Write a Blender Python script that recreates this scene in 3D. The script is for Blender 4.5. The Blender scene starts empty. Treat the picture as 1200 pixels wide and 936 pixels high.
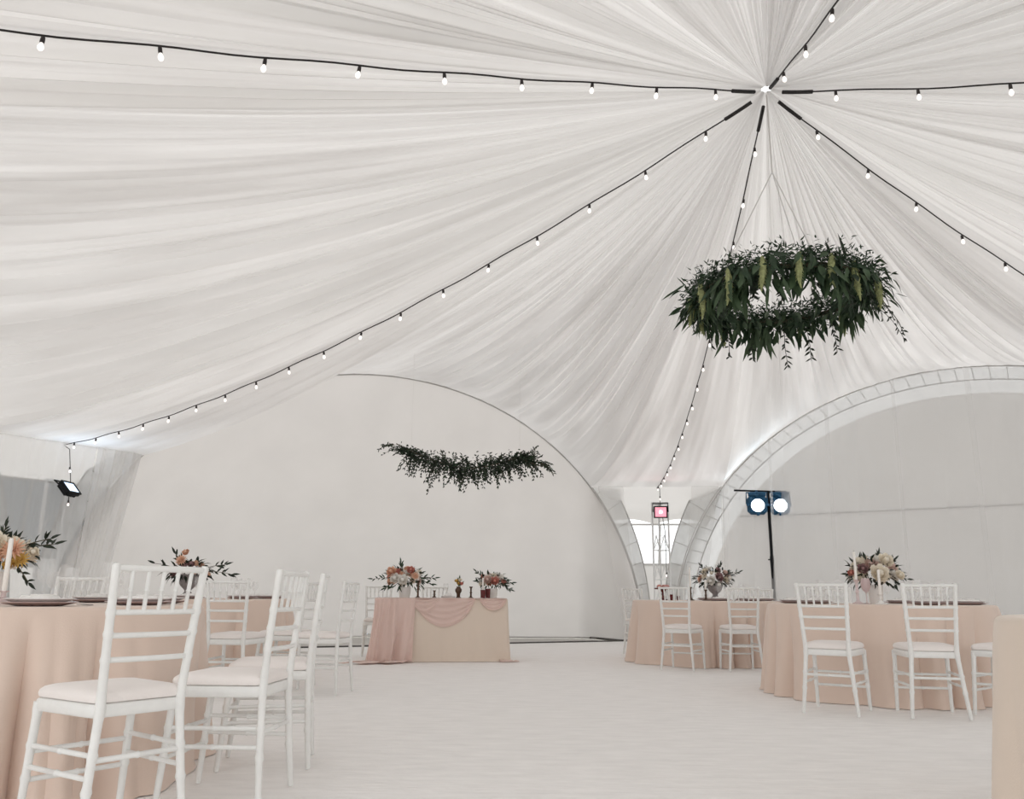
import bpy, math, random
from mathutils import Vector, Matrix
from math import sin, cos, pi, sqrt, radians, atan2, hypot
scene = bpy.context.scene
LINK = scene.collection.objects.link

# ------------------------------------------------------------------ camera numbers
FPX, PITCH, ROLL, EYE = 971.57, .2304, -.007, .815

def place_x(px, Y, z):
    """world x of image column px for a point at depth Y and height z"""
    w = Y*cos(PITCH) + (z-EYE)*sin(PITCH)
    v = (-Y*sin(PITCH) + (z-EYE)*cos(PITCH))/w
    return ((px-600)/FPX + v*sin(ROLL))/cos(ROLL)*w

# ------------------------------------------------------------------ materials
def material(name, color, rough=.6, spec=.4, metal=0., noise=0., nscale=20., bump=0., bscale=60., stretch=None,
             translucent=0., transparent=0., emit=None, estr=0., sheen=0., trans=0., ior=1.45, subsurf=0., coord='Object'):
    m = bpy.data.materials.new(name); m.use_nodes = True
    nt = m.node_tree; N = nt.nodes; L = nt.links
    b = N['Principled BSDF']; out = N['Material Output']
    b.inputs['Base Color'].default_value = (*color, 1)
    b.inputs['Roughness'].default_value = rough
    b.inputs['Metallic'].default_value = metal
    b.inputs['Specular IOR Level'].default_value = spec
    b.inputs['IOR'].default_value = ior
    b.inputs['Sheen Weight'].default_value = sheen
    b.inputs['Transmission Weight'].default_value = trans
    if emit:
        b.inputs['Emission Color'].default_value = (*emit, 1)
        b.inputs['Emission Strength'].default_value = estr
    tc = N.new('ShaderNodeTexCoord'); mp = N.new('ShaderNodeMapping')
    L.new(tc.outputs[coord], mp.inputs['Vector'])
    if stretch: mp.inputs['Scale'].default_value = stretch
    col_out = None
    if noise:
        nz = N.new('ShaderNodeTexNoise'); nz.inputs['Scale'].default_value = nscale; nz.inputs['Detail'].default_value = 4
        L.new(mp.outputs[0], nz.inputs['Vector'])
        rp = N.new('ShaderNodeMapRange'); rp.inputs[1].default_value = .3; rp.inputs[2].default_value = .7
        rp.inputs[3].default_value = 1-noise; rp.inputs[4].default_value = 1+noise*.4
        L.new(nz.outputs['Fac'], rp.inputs[0])
        mx = N.new('ShaderNodeMix'); mx.data_type = 'RGBA'; mx.blend_type = 'MULTIPLY'; mx.inputs[0].default_value = 1
        mx.inputs[6].default_value = (*color, 1); L.new(rp.outputs[0], mx.inputs[7])
        col_out = mx.outputs[2]; L.new(col_out, b.inputs['Base Color'])
    nrm = None
    if bump:
        n2 = N.new('ShaderNodeTexNoise'); n2.inputs['Scale'].default_value = bscale; n2.inputs['Detail'].default_value = 5
        L.new(mp.outputs[0], n2.inputs['Vector'])
        bp = N.new('ShaderNodeBump'); bp.inputs['Strength'].default_value = bump; bp.inputs['Distance'].default_value = .02
        L.new(n2.outputs['Fac'], bp.inputs['Height']); nrm = bp.outputs['Normal']
        L.new(nrm, b.inputs['Normal'])
    sh = b.outputs[0]
    if translucent:
        t = N.new('ShaderNodeBsdfTranslucent'); t.inputs['Color'].default_value = (*color, 1)
        if col_out: L.new(col_out, t.inputs['Color'])
        if nrm: L.new(nrm, t.inputs['Normal'])
        mxs = N.new('ShaderNodeMixShader'); mxs.inputs[0].default_value = translucent
        L.new(sh, mxs.inputs[1]); L.new(t.outputs[0], mxs.inputs[2]); sh = mxs.outputs[0]
    if transparent:
        t = N.new('ShaderNodeBsdfTransparent')
        mxs = N.new('ShaderNodeMixShader'); mxs.inputs[0].default_value = transparent
        L.new(sh, mxs.inputs[1]); L.new(t.outputs[0], mxs.inputs[2]); sh = mxs.outputs[0]
    if sh is not b.outputs[0]: L.new(sh, out.inputs['Surface'])
    return m

M = {}
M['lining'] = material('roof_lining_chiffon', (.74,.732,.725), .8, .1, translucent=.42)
M['canvas'] = material('white_canvas', (.72,.704,.69), .75, .2, translucent=.21, noise=.04, nscale=1.2, bump=.06, bscale=2.5)
M['canvas_plain'] = material('white_canvas_valance', (.72,.712,.70), .75, .2, translucent=.3)
M['sheer'] = material('sheer_voile', (.86,.855,.85), .8, .1, translucent=.45, transparent=.72)
M['voile'] = material('gathered_voile', (.84,.835,.83), .8, .1, translucent=.4, transparent=.38)
M['sheer_thin'] = material('thin_sheer_voile', (.85,.85,.85), .8, .1, translucent=.45, transparent=.66)
M['sleeve'] = material('truss_sleeve_film', (.70,.705,.70), .5, .35, translucent=.2, transparent=.12, noise=.10, nscale=4, bump=.3, bscale=7)
M['floor'] = material('white_floor_boards', (.91,.895,.885), .7, .25, noise=.06, nscale=4, bump=.5, bscale=9, stretch=(1.1,3.8,1))
M['sheet'] = material('grey_groundsheet', (.55,.535,.51), .5, .4, noise=.08, nscale=3)
M['ground'] = material('gravel_ground', (.42,.41,.37), .95, .1, noise=.25, nscale=6)
M['dark_trim'] = material('dark_edge_strip', (.09,.085,.08), .6)
M['rail'] = material('grey_hem_rail', (.46,.45,.44), .5)
M['pvc'] = material('clear_vinyl_pane', (.55,.62,.63), .12, .5, transparent=.62)
M['pvc_grey'] = material('smoky_vinyl_pane', (.13,.14,.14), .3, .3, transparent=.10)
M['chair'] = material('white_painted_wood', (.80,.80,.785), .38, .5, noise=.03, nscale=30)
M['cushion'] = material('cream_seat_fabric', (.84,.79,.765), .85, .2, bump=.15, bscale=90, sheen=.2)
M['cloth'] = material('blush_tablecloth', (.76,.615,.53), .75, .25, sheen=.3, bump=.08, bscale=160, translucent=.06)
M['cloth_sand'] = material('sand_tablecloth', (.755,.645,.55), .75, .25, sheen=.3, bump=.08, bscale=160, translucent=.06)
M['chiffon'] = material('pink_chiffon', (.75,.575,.52), .7, .25, sheen=.3, translucent=.12)
M['wood'] = material('table_plywood', (.45,.33,.22), .6, noise=.2, nscale=8)
M['steel'] = material('galvanised_steel', (.74,.75,.75), .45, .4)
M['black'] = material('black_metal', (.010,.011,.013), .6, .2)
M['navy'] = material('navy_metal', (.015,.075,.15), .45, .3)
M['cable'] = material('black_cable', (.02,.018,.018), .6)
M['bulb'] = material('lit_white_bulb', (.9,.88,.86), .2, emit=(1,.93,.9), estr=.5)
M['socket'] = material('dark_bulb_socket', (.03,.025,.025), .5)
M['cord'] = material('pale_grey_cord', (.62,.61,.60), .7)
M['leaf_dark'] = material('dark_green_leaf', (.028,.055,.028), .5, .35, noise=.35, nscale=14, translucent=.15)
M['leaf_mid'] = material('mid_green_leaf', (.06,.10,.05), .45, .4, noise=.3, nscale=14, translucent=.2)
M['leaf_olive'] = material('olive_green_leaf', (.10,.125,.065), .5, .4, noise=.3, nscale=14, translucent=.2)
M['leaf_black'] = material('blackish_green_leaf', (.022,.032,.02), .5, .35, noise=.3, nscale=14, translucent=.1)
M['amaranth'] = material('pale_green_tassel', (.34,.37,.18), .8, .2, noise=.3, nscale=60, bump=.5, bscale=120)
M['stem'] = material('brown_green_stem', (.07,.06,.035), .7)
M['candle'] = material('white_wax', (.86,.83,.79), .5, .4)
M['bronze'] = material('dark_bronze', (.10,.06,.04), .35, .5, metal=.6)
M['wine'] = material('dark_red_glass', (.11,.018,.02), .12, .6)
M['ceramic'] = material('white_ceramic', (.82,.80,.78), .25, .5)
M['urn'] = material('grey_stone_urn', (.29,.27,.27), .7, noise=.25, nscale=25, bump=.3, bscale=60)
M['glass'] = material('thin_clear_glass', (.85,.86,.86), .05, .5, transparent=.91)
M['pinkglass'] = material('pale_pink_glass', (.72,.58,.58), .1, .5, transparent=.5)
M['plate'] = material('white_porcelain', (.83,.80,.79), .2, .5)
M['charger'] = material('smoky_pink_charger', (.46,.34,.32), .2, .5)
M['napkin'] = material('white_napkin', (.80,.78,.76), .85)
M['cutlery'] = material('dull_steel_cutlery', (.35,.33,.32), .3, .5, metal=.8)
PET = {}
for n, c in dict(white=(.88,.86,.82), cream=(.86,.80,.69), peach=(.78,.50,.36), coral=(.62,.26,.21), pink=(.66,.36,.33),
                 yellow=(.68,.46,.14), mauve=(.30,.18,.18), blush=(.72,.54,.48)).items():
    PET[n] = material(n+'_petal', c, .6, .25, translucent=.2, noise=.08, nscale=30)

def pleat_streaks(m):
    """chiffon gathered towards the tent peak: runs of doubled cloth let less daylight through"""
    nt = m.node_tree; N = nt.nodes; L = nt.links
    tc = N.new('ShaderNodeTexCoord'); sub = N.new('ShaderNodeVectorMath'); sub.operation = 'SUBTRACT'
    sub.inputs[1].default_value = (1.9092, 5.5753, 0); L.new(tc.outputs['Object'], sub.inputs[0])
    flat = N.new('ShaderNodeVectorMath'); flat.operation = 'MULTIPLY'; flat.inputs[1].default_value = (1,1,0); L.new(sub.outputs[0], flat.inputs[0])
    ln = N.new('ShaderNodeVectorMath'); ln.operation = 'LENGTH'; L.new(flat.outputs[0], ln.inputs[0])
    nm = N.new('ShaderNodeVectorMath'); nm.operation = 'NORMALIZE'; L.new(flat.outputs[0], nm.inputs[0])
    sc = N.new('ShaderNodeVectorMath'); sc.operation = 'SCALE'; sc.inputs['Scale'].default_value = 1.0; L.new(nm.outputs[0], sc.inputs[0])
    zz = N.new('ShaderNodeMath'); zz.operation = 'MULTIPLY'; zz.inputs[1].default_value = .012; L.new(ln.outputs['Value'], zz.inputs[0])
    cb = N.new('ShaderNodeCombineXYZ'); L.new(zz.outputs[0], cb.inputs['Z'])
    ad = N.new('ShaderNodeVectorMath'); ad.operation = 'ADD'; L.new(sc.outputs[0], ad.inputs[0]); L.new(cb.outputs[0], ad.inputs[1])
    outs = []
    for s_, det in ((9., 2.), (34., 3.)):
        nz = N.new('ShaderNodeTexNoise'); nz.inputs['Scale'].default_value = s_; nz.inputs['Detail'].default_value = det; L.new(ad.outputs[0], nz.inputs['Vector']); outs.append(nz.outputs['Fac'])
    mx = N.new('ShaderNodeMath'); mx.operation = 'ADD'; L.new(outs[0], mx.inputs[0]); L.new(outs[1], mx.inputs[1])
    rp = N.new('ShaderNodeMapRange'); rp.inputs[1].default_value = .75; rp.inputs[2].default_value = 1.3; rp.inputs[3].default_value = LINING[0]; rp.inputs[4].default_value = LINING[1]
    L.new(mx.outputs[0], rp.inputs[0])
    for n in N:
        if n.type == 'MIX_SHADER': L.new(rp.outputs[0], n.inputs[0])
LINING = (.15, .32)  # translucency range of the painted light and dark pleat streaks
pleat_streaks(M['lining'])

# ------------------------------------------------------------------ helpers
class MB:
    """collects shapes; build() links them as ONE mesh object"""
    def __init__(s): s.v = []; s.f = []; s.uvw = None
    def add(s, vs, fs):
        o = len(s.v); s.v += [tuple(p) for p in vs]; s.f += [tuple(i+o for i in f) for f in fs]; return s
    def tube(s, pts, rad, n=8, cap=True):
        pts = [Vector(p) for p in pts]
        if not hasattr(rad, '__len__'): rad = [rad]*len(pts)
        d0 = (pts[1]-pts[0]).normalized()
        up = Vector((0,0,1)) if abs(d0.z) < .9 else Vector((0,1,0))
        a = d0.cross(up).normalized(); vs = []; fs = []
        for i, p in enumerate(pts):
            d = (pts[min(i+1,len(pts)-1)]-pts[max(i-1,0)])
            if d.length < 1e-9: d = d0
            d.normalize(); a = (a - d*a.dot(d)).normalized(); b = d.cross(a)
            for k in range(n):
                t = 2*pi*k/n; vs.append(p + (a*cos(t)+b*sin(t))*rad[i])
        for i in range(len(pts)-1):
            for k in range(n):
                k2 = (k+1) % n; fs.append((i*n+k, i*n+k2, (i+1)*n+k2, (i+1)*n+k))
        if cap:
            fs.append(tuple(range(n-1,-1,-1))); fs.append(tuple((len(pts)-1)*n+k for k in range(n)))
        return s.add(vs, fs)
    def lathe(s, prof, c=(0,0,0), n=20, axis=None):
        vs = []; fs = []
        for r, z in prof:
            for k in range(n): vs.append((max(r,1e-4)*cos(2*pi*k/n), max(r,1e-4)*sin(2*pi*k/n), z))
        for i in range(len(prof)-1):
            for k in range(n):
                k2 = (k+1) % n; fs.append((i*n+k, i*n+k2, (i+1)*n+k2, (i+1)*n+k))
        fs.append(tuple(range(n-1,-1,-1))); fs.append(tuple((len(prof)-1)*n+k for k in range(n)))
        R = Vector((0,0,1)).rotation_difference(Vector(axis)).to_matrix() if axis else Matrix.Identity(3)
        return s.add([R @ Vector(v) + Vector(c) for v in vs], fs)
    def box(s, c, d, R=None, bev=0.):
        x, y, z = [k/2 for k in d]
        if bev:
            b = min(bev, x*.9, y*.9, z*.9); vs = []; idx = {}
            fs = []
            for sx in (-1,1):
                for sy in (-1,1):
                    for sz in (-1,1):
                        for ax in range(3):
                            p = [sx*(x-b), sy*(y-b), sz*(z-b)]; p[ax] = (sx*x, sy*y, sz*z)[ax]
                            idx[sx,sy,sz,ax] = len(vs); vs.append(p)
            for ax in range(3):
                o1, o2 = [q for q in range(3) if q != ax]
                for sg in (-1,1):
                    q = []
                    for a, c2 in ((-1,-1),(1,-1),(1,1),(-1,1)):
                        k = [0,0,0]; k[ax] = sg; k[o1] = a; k[o2] = c2; q.append(idx[k[0],k[1],k[2],ax])
                    fs.append(tuple(q))
                for a in (-1,1):
                    for c2 in (-1,1):
                        k1 = [0,0,0]; k1[o1] = a; k1[o2] = c2; k2 = list(k1); k1[ax] = -1; k2[ax] = 1
                        fs.append((idx[*k1,o1], idx[*k2,o1], idx[*k2,o2], idx[*k1,o2]))
            for sx in (-1,1):
                for sy in (-1,1):
                    for sz in (-1,1): fs.append(tuple(idx[sx,sy,sz,ax] for ax in range(3)))
        else:
            vs = [(sx*x,sy*y,sz*z) for sx in (-1,1) for sy in (-1,1) for sz in (-1,1)]
            fs = [(0,1,3,2),(4,6,7,5),(0,4,5,1),(2,3,7,6),(0,2,6,4),(1,5,7,3)]
        R = R or Matrix.Identity(3)
        return s.add([R @ Vector(v) + Vector(c) for v in vs], fs)
    def grid(s, fn, nu, nv, closed=False):
        vs = []; fs = []
        U = nu if closed else nu+1
        for j in range(nv+1):
            for i in range(U): vs.append(fn(i/nu, j/nv))
        for j in range(nv):
            for i in range(nu):
                i2 = (i+1) % U; fs.append((j*U+i, j*U+i2, (j+1)*U+i2, (j+1)*U+i))
        return s.add(vs, fs)
    def leaf(s, p, d, L, W, nrm=None, curl=.25):
        p = Vector(p); d = Vector(d).normalized()
        n = Vector(nrm) if nrm else Vector((0,0,1))
        w = d.cross(n)
        if w.length < 1e-3: w = d.cross(Vector((1,0,.3)))
        w.normalize(); n = w.cross(d).normalized()
        vs = [p]; st = ((.28,.85),(.6,.8))
        for t, k in st:
            q = p + d*L*t - n*curl*L*t*t
            vs += [q + w*W*k*.5 + n*W*.15, q, q - w*W*k*.5 + n*W*.15]
        vs.append(p + d*L - n*curl*L)
        return s.add(vs, [(0,1,2),(0,2,3),(1,4,5,2),(2,5,6,3),(4,7,5),(5,7,6)])
    def build(s, name, mat, parent=None, smooth=True, loc=None, clean=True):
        me = bpy.data.meshes.new(name); me.from_pydata(s.v, [], s.f); me.update()
        import bmesh
        if clean:
            bm = bmesh.new(); bm.from_mesh(me); bmesh.ops.recalc_face_normals(bm, faces=bm.faces); bm.to_mesh(me); bm.free()
        me.materials.append(mat)
        if smooth:
            me.polygons.foreach_set('use_smooth', [True]*len(me.polygons))
            try: me.set_sharp_from_angle(angle=radians(50))
            except Exception: pass
        o = bpy.data.objects.new(name, me); LINK(o)
        if parent: o.parent = parent
        if loc: o.location = loc
        return o

def tag(o, label=None, cat=None, group=None, kind=None):
    if label: o['label'] = label
    if cat: o['category'] = cat
    if group: o['group'] = group
    if kind: o['kind'] = kind
    return o
def thing(name, label, cat, loc=(0,0,0), rz=0., group=None):
    o = bpy.data.objects.new(name, None); LINK(o); o.empty_display_size = .1
    o.location = loc; o.rotation_euler = (0,0,rz); return tag(o, label, cat, group)
def part_copy(src, parent, loc=None, rot=None, scale=None, mat=None, name=None):
    o = src.copy(); LINK(o); o.parent = parent
    if mat: 
        o.data = src.data
    if loc is not None: o.location = loc
    if rot is not None: o.rotation_euler = rot
    if scale is not None: o.scale = scale
    return o
def copy_thing(root, loc, rz, label, group=None):
    r = root.copy(); LINK(r); r.location = loc; r.rotation_euler = (0,0,rz); r['label'] = label
    if group: r['group'] = group
    for ch in list(root.children):
        c = ch.copy(); LINK(c); c.parent = r
        for g in list(ch.children):
            d = g.copy(); LINK(d); d.parent = c
    return r
def struct(o): o['kind'] = 'structure'; return o
ORD = ['first','second','third','fourth','fifth','sixth','seventh','eighth','ninth','tenth']

# ------------------------------------------------------------------ the marquee
CX, CY, RH, PHI = 1.9092, 5.5753, 10.2951, 1.4915
ZAP, ZK, WF, ZA, EX, TILT = 4.5638, 2.7638, 1.2939, 4.4704, .9575, .0601
APEX = Vector((CX,CY,ZAP))
HALF = RH/2; HW = HALF - WF
SF = HW/sqrt(1-(ZK/ZA)**(2/EX))
def corner(i):
    a = PHI + i*pi/3; return Vector((CX+RH*cos(a), CY+RH*sin(a), 0))
def side(i):
    """side between corner i (start) and corner i-1: midpoint, tangent, outward normal"""
    A, B = corner(i), corner(i-1); Mi = (A+B)/2; t = (B-A).normalized(); n = (Mi-Vector((CX,CY,0))).normalized()
    return Mi, t, n
TH0 = math.asin((ZK/ZA)**(1/EX))
def arch_pt(i, th, off=0., grow=0.):
    Mi, t, n = side(i); z = ZA*max(sin(th),0)**EX; s_ = -SF*cos(th)
    p = Mi + t*s_ + n*(z*TILT+off); p.z = z
    if grow:
        # outward in the plane of the arch
        g = Vector((cos(th)*ZA, sin(th)*SF)).normalized(); p = p - t*(g.x*grow); p.z += g.y*grow
        p = p + t*0
    return p
# boundary of the roof, clockwise list of (point, sag)
SAG = {2:.75, 1:1.68, 0:1.95, -1:2.2, -2:1.75, -3:1.6}
SAG_ARCH = 1.7
bound = []
for i in (2,1,0,-1,-2,-3):
    # facet at corner i : from previous arch's end to this arch's start
    a = arch_pt(i+1, pi-TH0); b = arch_pt(i, TH0)
    NF = 60
    for k in range(NF): 
        f = k/NF; bound.append((a.lerp(b, f), i, abs(f-.5)*.7))
    NA = 250
    for k in range(NA):
        f = k/NA; th = TH0 + (pi-2*TH0)*f
        j = i if f < .5 else i-1
        bound.append((arch_pt(i, th), j if j >= -3 else 2, min(1, .35 + min(f,1-f)*2*1.3)))
NB = len(bound)
rnd = random.Random(4)
# smooth sag along the boundary
raw = []
for p, j, w in bound:
    w2 = .5-.5*cos(pi*min(1,w)); raw.append(SAG[j]*(1-w2)+SAG_ARCH*w2)
sagv = [sum(raw[(k+d) % NB] for d in range(-14,15))/29 for k in range(NB)]
comps = []
for fr, am in ((31,.5),(47,.6),(74,.8),(101,.9),(139,.8),(187,.55),(241,.35),(311,.18)):
    comps.append((fr+rnd.randint(-2,2), am, rnd.random()*6.28, rnd.uniform(-2.2,2.2)))
def pleat(u, t):
    v = 0
    for fr, am, ph, dr in comps:
        x = sin(2*pi*fr*u + ph + dr*t)
        v += am*(x if fr < 90 else (1-2*sqrt(abs(x))))
    return v*(.75+.5*sin(2*pi*7*u+1.3))
def roof_pt(k, t, fold=1.):
    B, _, _ = bound[k % NB]; s_ = sagv[k % NB]
    x = CX + (B.x-CX)*t; y = CY + (B.y-CY)*t
    z = ZAP - (ZAP-B.z)*t - s_*t*(1-t)
    if fold:
        amp = .021*min(1, (t+.02)*2.6)*min(1,(1.0-t)*6+.12)
        z += fold*amp*facw[k % NB]*pleat(k/NB, t)
    return Vector((x,y,z))
seam = []
for i in (2,1,0,-1,-2,-3):
    Bm = arch_pt(i+1, pi-TH0).lerp(arch_pt(i, TH0), .5); seam.append(min(range(NB), key=lambda k: (bound[k][0]-Bm).length))
facw = [min(1, .12 + min(min(abs(k-q), NB-abs(k-q)) for q in seam)/9) for k in range(NB)]
mb = MB()
rows = [ (j/46)**1.25 for j in range(47)]
rows[0] = .004
mb.grid(lambda u, v: roof_pt(int(round(u*NB)) % NB, rows[int(round(v*46))]), NB, 46, closed=True)
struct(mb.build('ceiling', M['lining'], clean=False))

# floor platform, groundsheet and earth outside
mb = MB()
top = [corner(i) for i in range(6)]
vs = [(p.x,p.y,0) for p in top] + [(p.x,p.y,-.05) for p in top]
mb.add(vs, [tuple(range(6)), tuple(range(11,5,-1))] + [(k,k+6,(k+1)%6+6,(k+1)%6) for k in range(6)])
struct(mb.build('floor', M['floor'], smooth=False))
mb = MB(); mb.add([(-60,-60,-.09),(70,-60,-.09),(70,80,-.09),(-60,80,-.09)], [(0,1,2,3)])
struct(mb.build('ground', M['ground'], smooth=False))

SIDES = {1:'wall_back_left', 0:'wall_back_right', -1:'wall_right', 2:'wall_left'}   # the two arches behind the camera stand open
def wall_foot(i, th):
    Mi, t, n = side(i); c = -cos(th)           # -1 .. 1 along the side
    if i == 1:
        back = 2.55 if False else 0
        # foot runs along a straight line well behind the arch and returns to the legs
        e = min(1, (1-abs(c))/(.24 if c > 0 else .15)); e = e*e*(3-2*e)
        base = Mi + t*(SF*c)
        Yb = 17.35
        far = Vector((base.x*1.02 - .35*(1-c)*.9, Yb, 0))
        p = base.lerp(far, e)
    else:
        e = min(1,(1-abs(c))/.15); p = Mi + t*(SF*c) + n*(.80+.5*e if i == 0 else .12+.3*e)
    p.z = -.045
    return p
for i, nm in SIDES.items():
    mb = MB(); off = .76 if i == 0 else .0
    rf = random.Random(i+20); ph = [rf.random()*6 for _ in range(4)]
    def wf(u, v, i=i, off=off, ph=ph):
        th = pi*u; a = arch_pt(i, th, off, -.29*min(1,sin(th)*3) if i == 0 else 0); b = wall_foot(i, th)
        p = a.lerp(b, 1-v); p.z = b.z + (a.z-b.z)*v
        _, t, n = side(i)
        k = v*(1-v)*4
        p = p + n*(.012*k*(sin(38*u+ph[0])+.7*sin(71*u+ph[1])+.4*sin(120*u+ph[2])))
        return p
    mb.grid(wf, 150, 14)
    struct(mb.build(nm, M['canvas']))
# dark gap along the platform edge, hem rails at the foot of the canvas
tn = 1
for i in (1,0):
    Mi, t, n = side(i); mb = MB()
    a = Mi - t*SF + n*.02; b = Mi + t*SF + n*.02
    R = Matrix((t, n, Vector((0,0,1)))).transposed()
    mb.box(((a+b)/2) + Vector((0,0,-.014)), (2*SF,.04,.07), R)
    struct(mb.build('trim_%d' % tn, M['dark_trim'], smooth=False)); tn += 1
    mb = MB(); mb.tube([wall_foot(i, pi*(k/60)) + Vector((0,0,.022)) for k in range(1,60)], .016, 6)
    struct(mb.build('trim_%d' % tn, M['rail'])); tn += 1
    if i == 1:
        mb = MB(); mb.tube([wall_foot(i, pi*(.80+.185*k/20)) + Vector((0,0,.03)) for k in range(21)], .022, 6)
        struct(mb.build('trim_%d' % tn, M['dark_trim'])); tn += 1
    mb = MB()
    def sh(u, v, i=i):
        th = pi*u; Mi, t, n = side(i); a = Mi + t*(-SF*cos(th)) + n*.02; b = wall_foot(i, th); p = a.lerp(b, v); p.z = -.052; return p
    mb.grid(sh, 60, 2); struct(mb.build('trim_%d' % tn, M['sheet'], smooth=False)); tn += 1
# seams across the back right canvas
mb = MB(); zs = 2.28
pts = []
for k in range(0, 41):
    th = pi*(.13+.74*k/40); a = arch_pt(0, th, .76, -.29*min(1,sin(th)*3)); b = wall_foot(0, th); v = (zs-b.z)/(a.z-b.z)
    if v < 1: p = b.lerp(a, v); _, t, n = side(0); pts.append(p - n*.03)
mb.tube(pts, .012, 6); struct(mb.build('trim_%d' % tn, M['canvas_plain'])); tn += 1

# arches: a lattice arch in a translucent sleeve round every opening in view
for i in (1,0):
    depth = .44 if i == 0 else .0
    if i == 0:
        mb = MB()
        def rb(u, v):
            th = .02 + (pi-.04)*u; p = arch_pt(0, th, .01 + .75*v, -.02-.28*v**1.3)
            return p
        mb.grid(rb, 160, 4); struct(mb.build('trim_%d' % tn, M['sleeve'])); tn += 1
        mb = MB()
        for k in range(0, 60): 
            th = .05+(pi-.1)*k/59; mb.tube([arch_pt(0, th, .02+.38*j/4, -.03-.125*(j/4)**1.3) for j in range(5)], .006, 5)
        mb.tube([arch_pt(0, .03+(pi-.06)*k/90, .39, -.145) for k in range(91)], .010, 5)
        struct(mb.build('trim_%d' % tn, M['rail'])); tn += 1
    mb = MB(); mb.tube([arch_pt(i, .02+(pi-.04)*k/120, -.004, -.012) for k in range(121)], .013, 6)
    struct(mb.build('trim_%d' % tn, M['rail'])); tn += 1
def leg_band(i, right):
    """sleeved leg of arch i below the knee, on the corner side of the opening"""
    global tn
    def th_of(u):
        t0 = .015 + (TH0*1.02-.015)*u
        return pi - t0 if right else t0
    def rb(u, v):
        g = .02 + (.16+.28*u)*v
        return arch_pt(i, th_of(u), .02 + .05*sin(pi*v), g)
    mb = MB(); mb.grid(rb, 40, 6); struct(mb.build('trim_%d' % tn, M['sleeve'])); tn += 1
    mb = MB()
    for k in range(1, 24, 3):
        mb.tube([arch_pt(i, th_of(k/24), .02+.05*sin(pi*v/4)-.004, .02+(.16+.28*k/24)*v/4) for v in range(5)], .006, 5)
    for v in (.02,.98): mb.tube([arch_pt(i, th_of(k/24), .02, .02+(.16+.28*k/24)*v) for k in range(25)], .010, 6)
    struct(mb.build('trim_%d' % tn, M['rail'])); tn += 1
leg_band(1, True); leg_band(1, False); leg_band(0, False); leg_band(2, True)

# corners: a valance under the roof edge, a vinyl window, a canvas apron below
def leg_at(i, right, z, off=None):
    off = .04 + .36*max(0,min(1,(ZK-z)/.40))
    th = math.asin(min(1,max(0,z)/ZA)**(1/EX)); return arch_pt(i, pi-th if right else th, off)
for c, zlo, zhi, pane in ((1,1.15,2.30,'pvc_grey'),(0,1.38,2.12,'pvc'),(2,1.2,2.2,'pvc'),(-1,1.2,2.2,'pvc'),(-2,1.2,2.2,'pvc'),(-3,1.2,2.2,'pvc')):
    L_, R_ = (lambda z, c=c: leg_at(c+1, True, z)), (lambda z, c=c: leg_at(c if c > -4 else 2, False, z))
    def band(z0, z1, wav=0., zf=None):
        def fn(u, v):
            z = z0+(z1-z0)*v; p = L_(z).lerp(R_(z), u); p.z = z
            if zf: p.z = z0 + zf(u)*(1-v) + (z1-z0)*v
            return p
        return fn
    nm = {1:'left',0:'back',2:'front_left',-1:'right',-2:'front',-3:'front_middle'}[c]
    mb = MB(); mb.grid(band(zhi, ZK+.02, zf=(lambda u: .10*abs(sin(2*pi*u*1.0)))if c == 0 else None), 30, 6)
    mb.grid(band(-.04, zlo), 16, 8)
    struct(mb.build('wall_corner_'+nm, M['canvas_plain']))
    wi = {1:1,0:2,2:3,-1:4,-2:5,-3:6}[c]
    mb = MB(); mb.grid(band(zlo, zhi), 8, 4)
    w = struct(mb.build('window_%d' % wi, M[pane]))
    mb = MB()
    for f in ((.0,.22,.48,.72,1.) if c == 1 else (.12,.55,.93)):
        p0 = L_(zlo).lerp(R_(zlo), f); p0.z = zlo; p1 = L_(zhi).lerp(R_(zhi), f); p1.z = zhi
        mb.tube([p0, p1], .02, 6)
    for z in (zlo, zhi):
        p0 = L_(z); p0.z = z; p1 = R_(z); p1.z = z; mb.tube([p0,p1], .02, 6)
    mb.build('window_frame', M['canvas_plain'], w)

# ------------------------------------------------------------------ truss towers at the two corners in view
def tower(c, label, rb=1.02, top=2.62):
    a = PHI + c*pi/3; d = Vector((cos(a), sin(a), 0)); s_ = Vector((-sin(a), cos(a), 0))
    base = Vector((CX,CY,0)) + d*(RH-rb)
    root = thing('truss_tower', label, 'truss tower', base)
    ch = [s_*.14 - d*.08, s_*-.14 - d*.08, d*.16]
    for p in ch: MB().tube([p, p+Vector((0,0,top))], .015, 8).build('chord', M['steel'], root)
    z = .06; k = 0
    for (i, j) in ((0,1),(1,2),(2,0)):
        zz = .08
        while zz < top-.4:
            lo, hi = Vector((0,0,zz)), Vector((0,0,zz+.27))
            MB().tube([ch[i]+lo, ch[i].lerp(ch[j],.5)+hi, ch[j]+lo, ch[i]+lo], .009, 6).build('brace', M['steel'], root)
            zz += .5
    mb = MB(); mb.tube([ch[0]+Vector((0,0,top)), ch[1]+Vector((0,0,top)), ch[2]+Vector((0,0,top)), ch[0]+Vector((0,0,top))], .02, 8)
    mb.build('top_ring', M['steel'], root)
    mb = MB(); mb.box((0,0,.015), (.36,.36,.03)); mb.build('base_plate', M['steel'], root)
    return base, d, s_
TB0 = tower(0, 'grey lattice truss tower at the back corner below the pink floodlight', 1.0, 2.40)
TB1 = tower(1, 'grey lattice truss tower at the left corner behind the blue floodlight', .50, 2.25)

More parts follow.
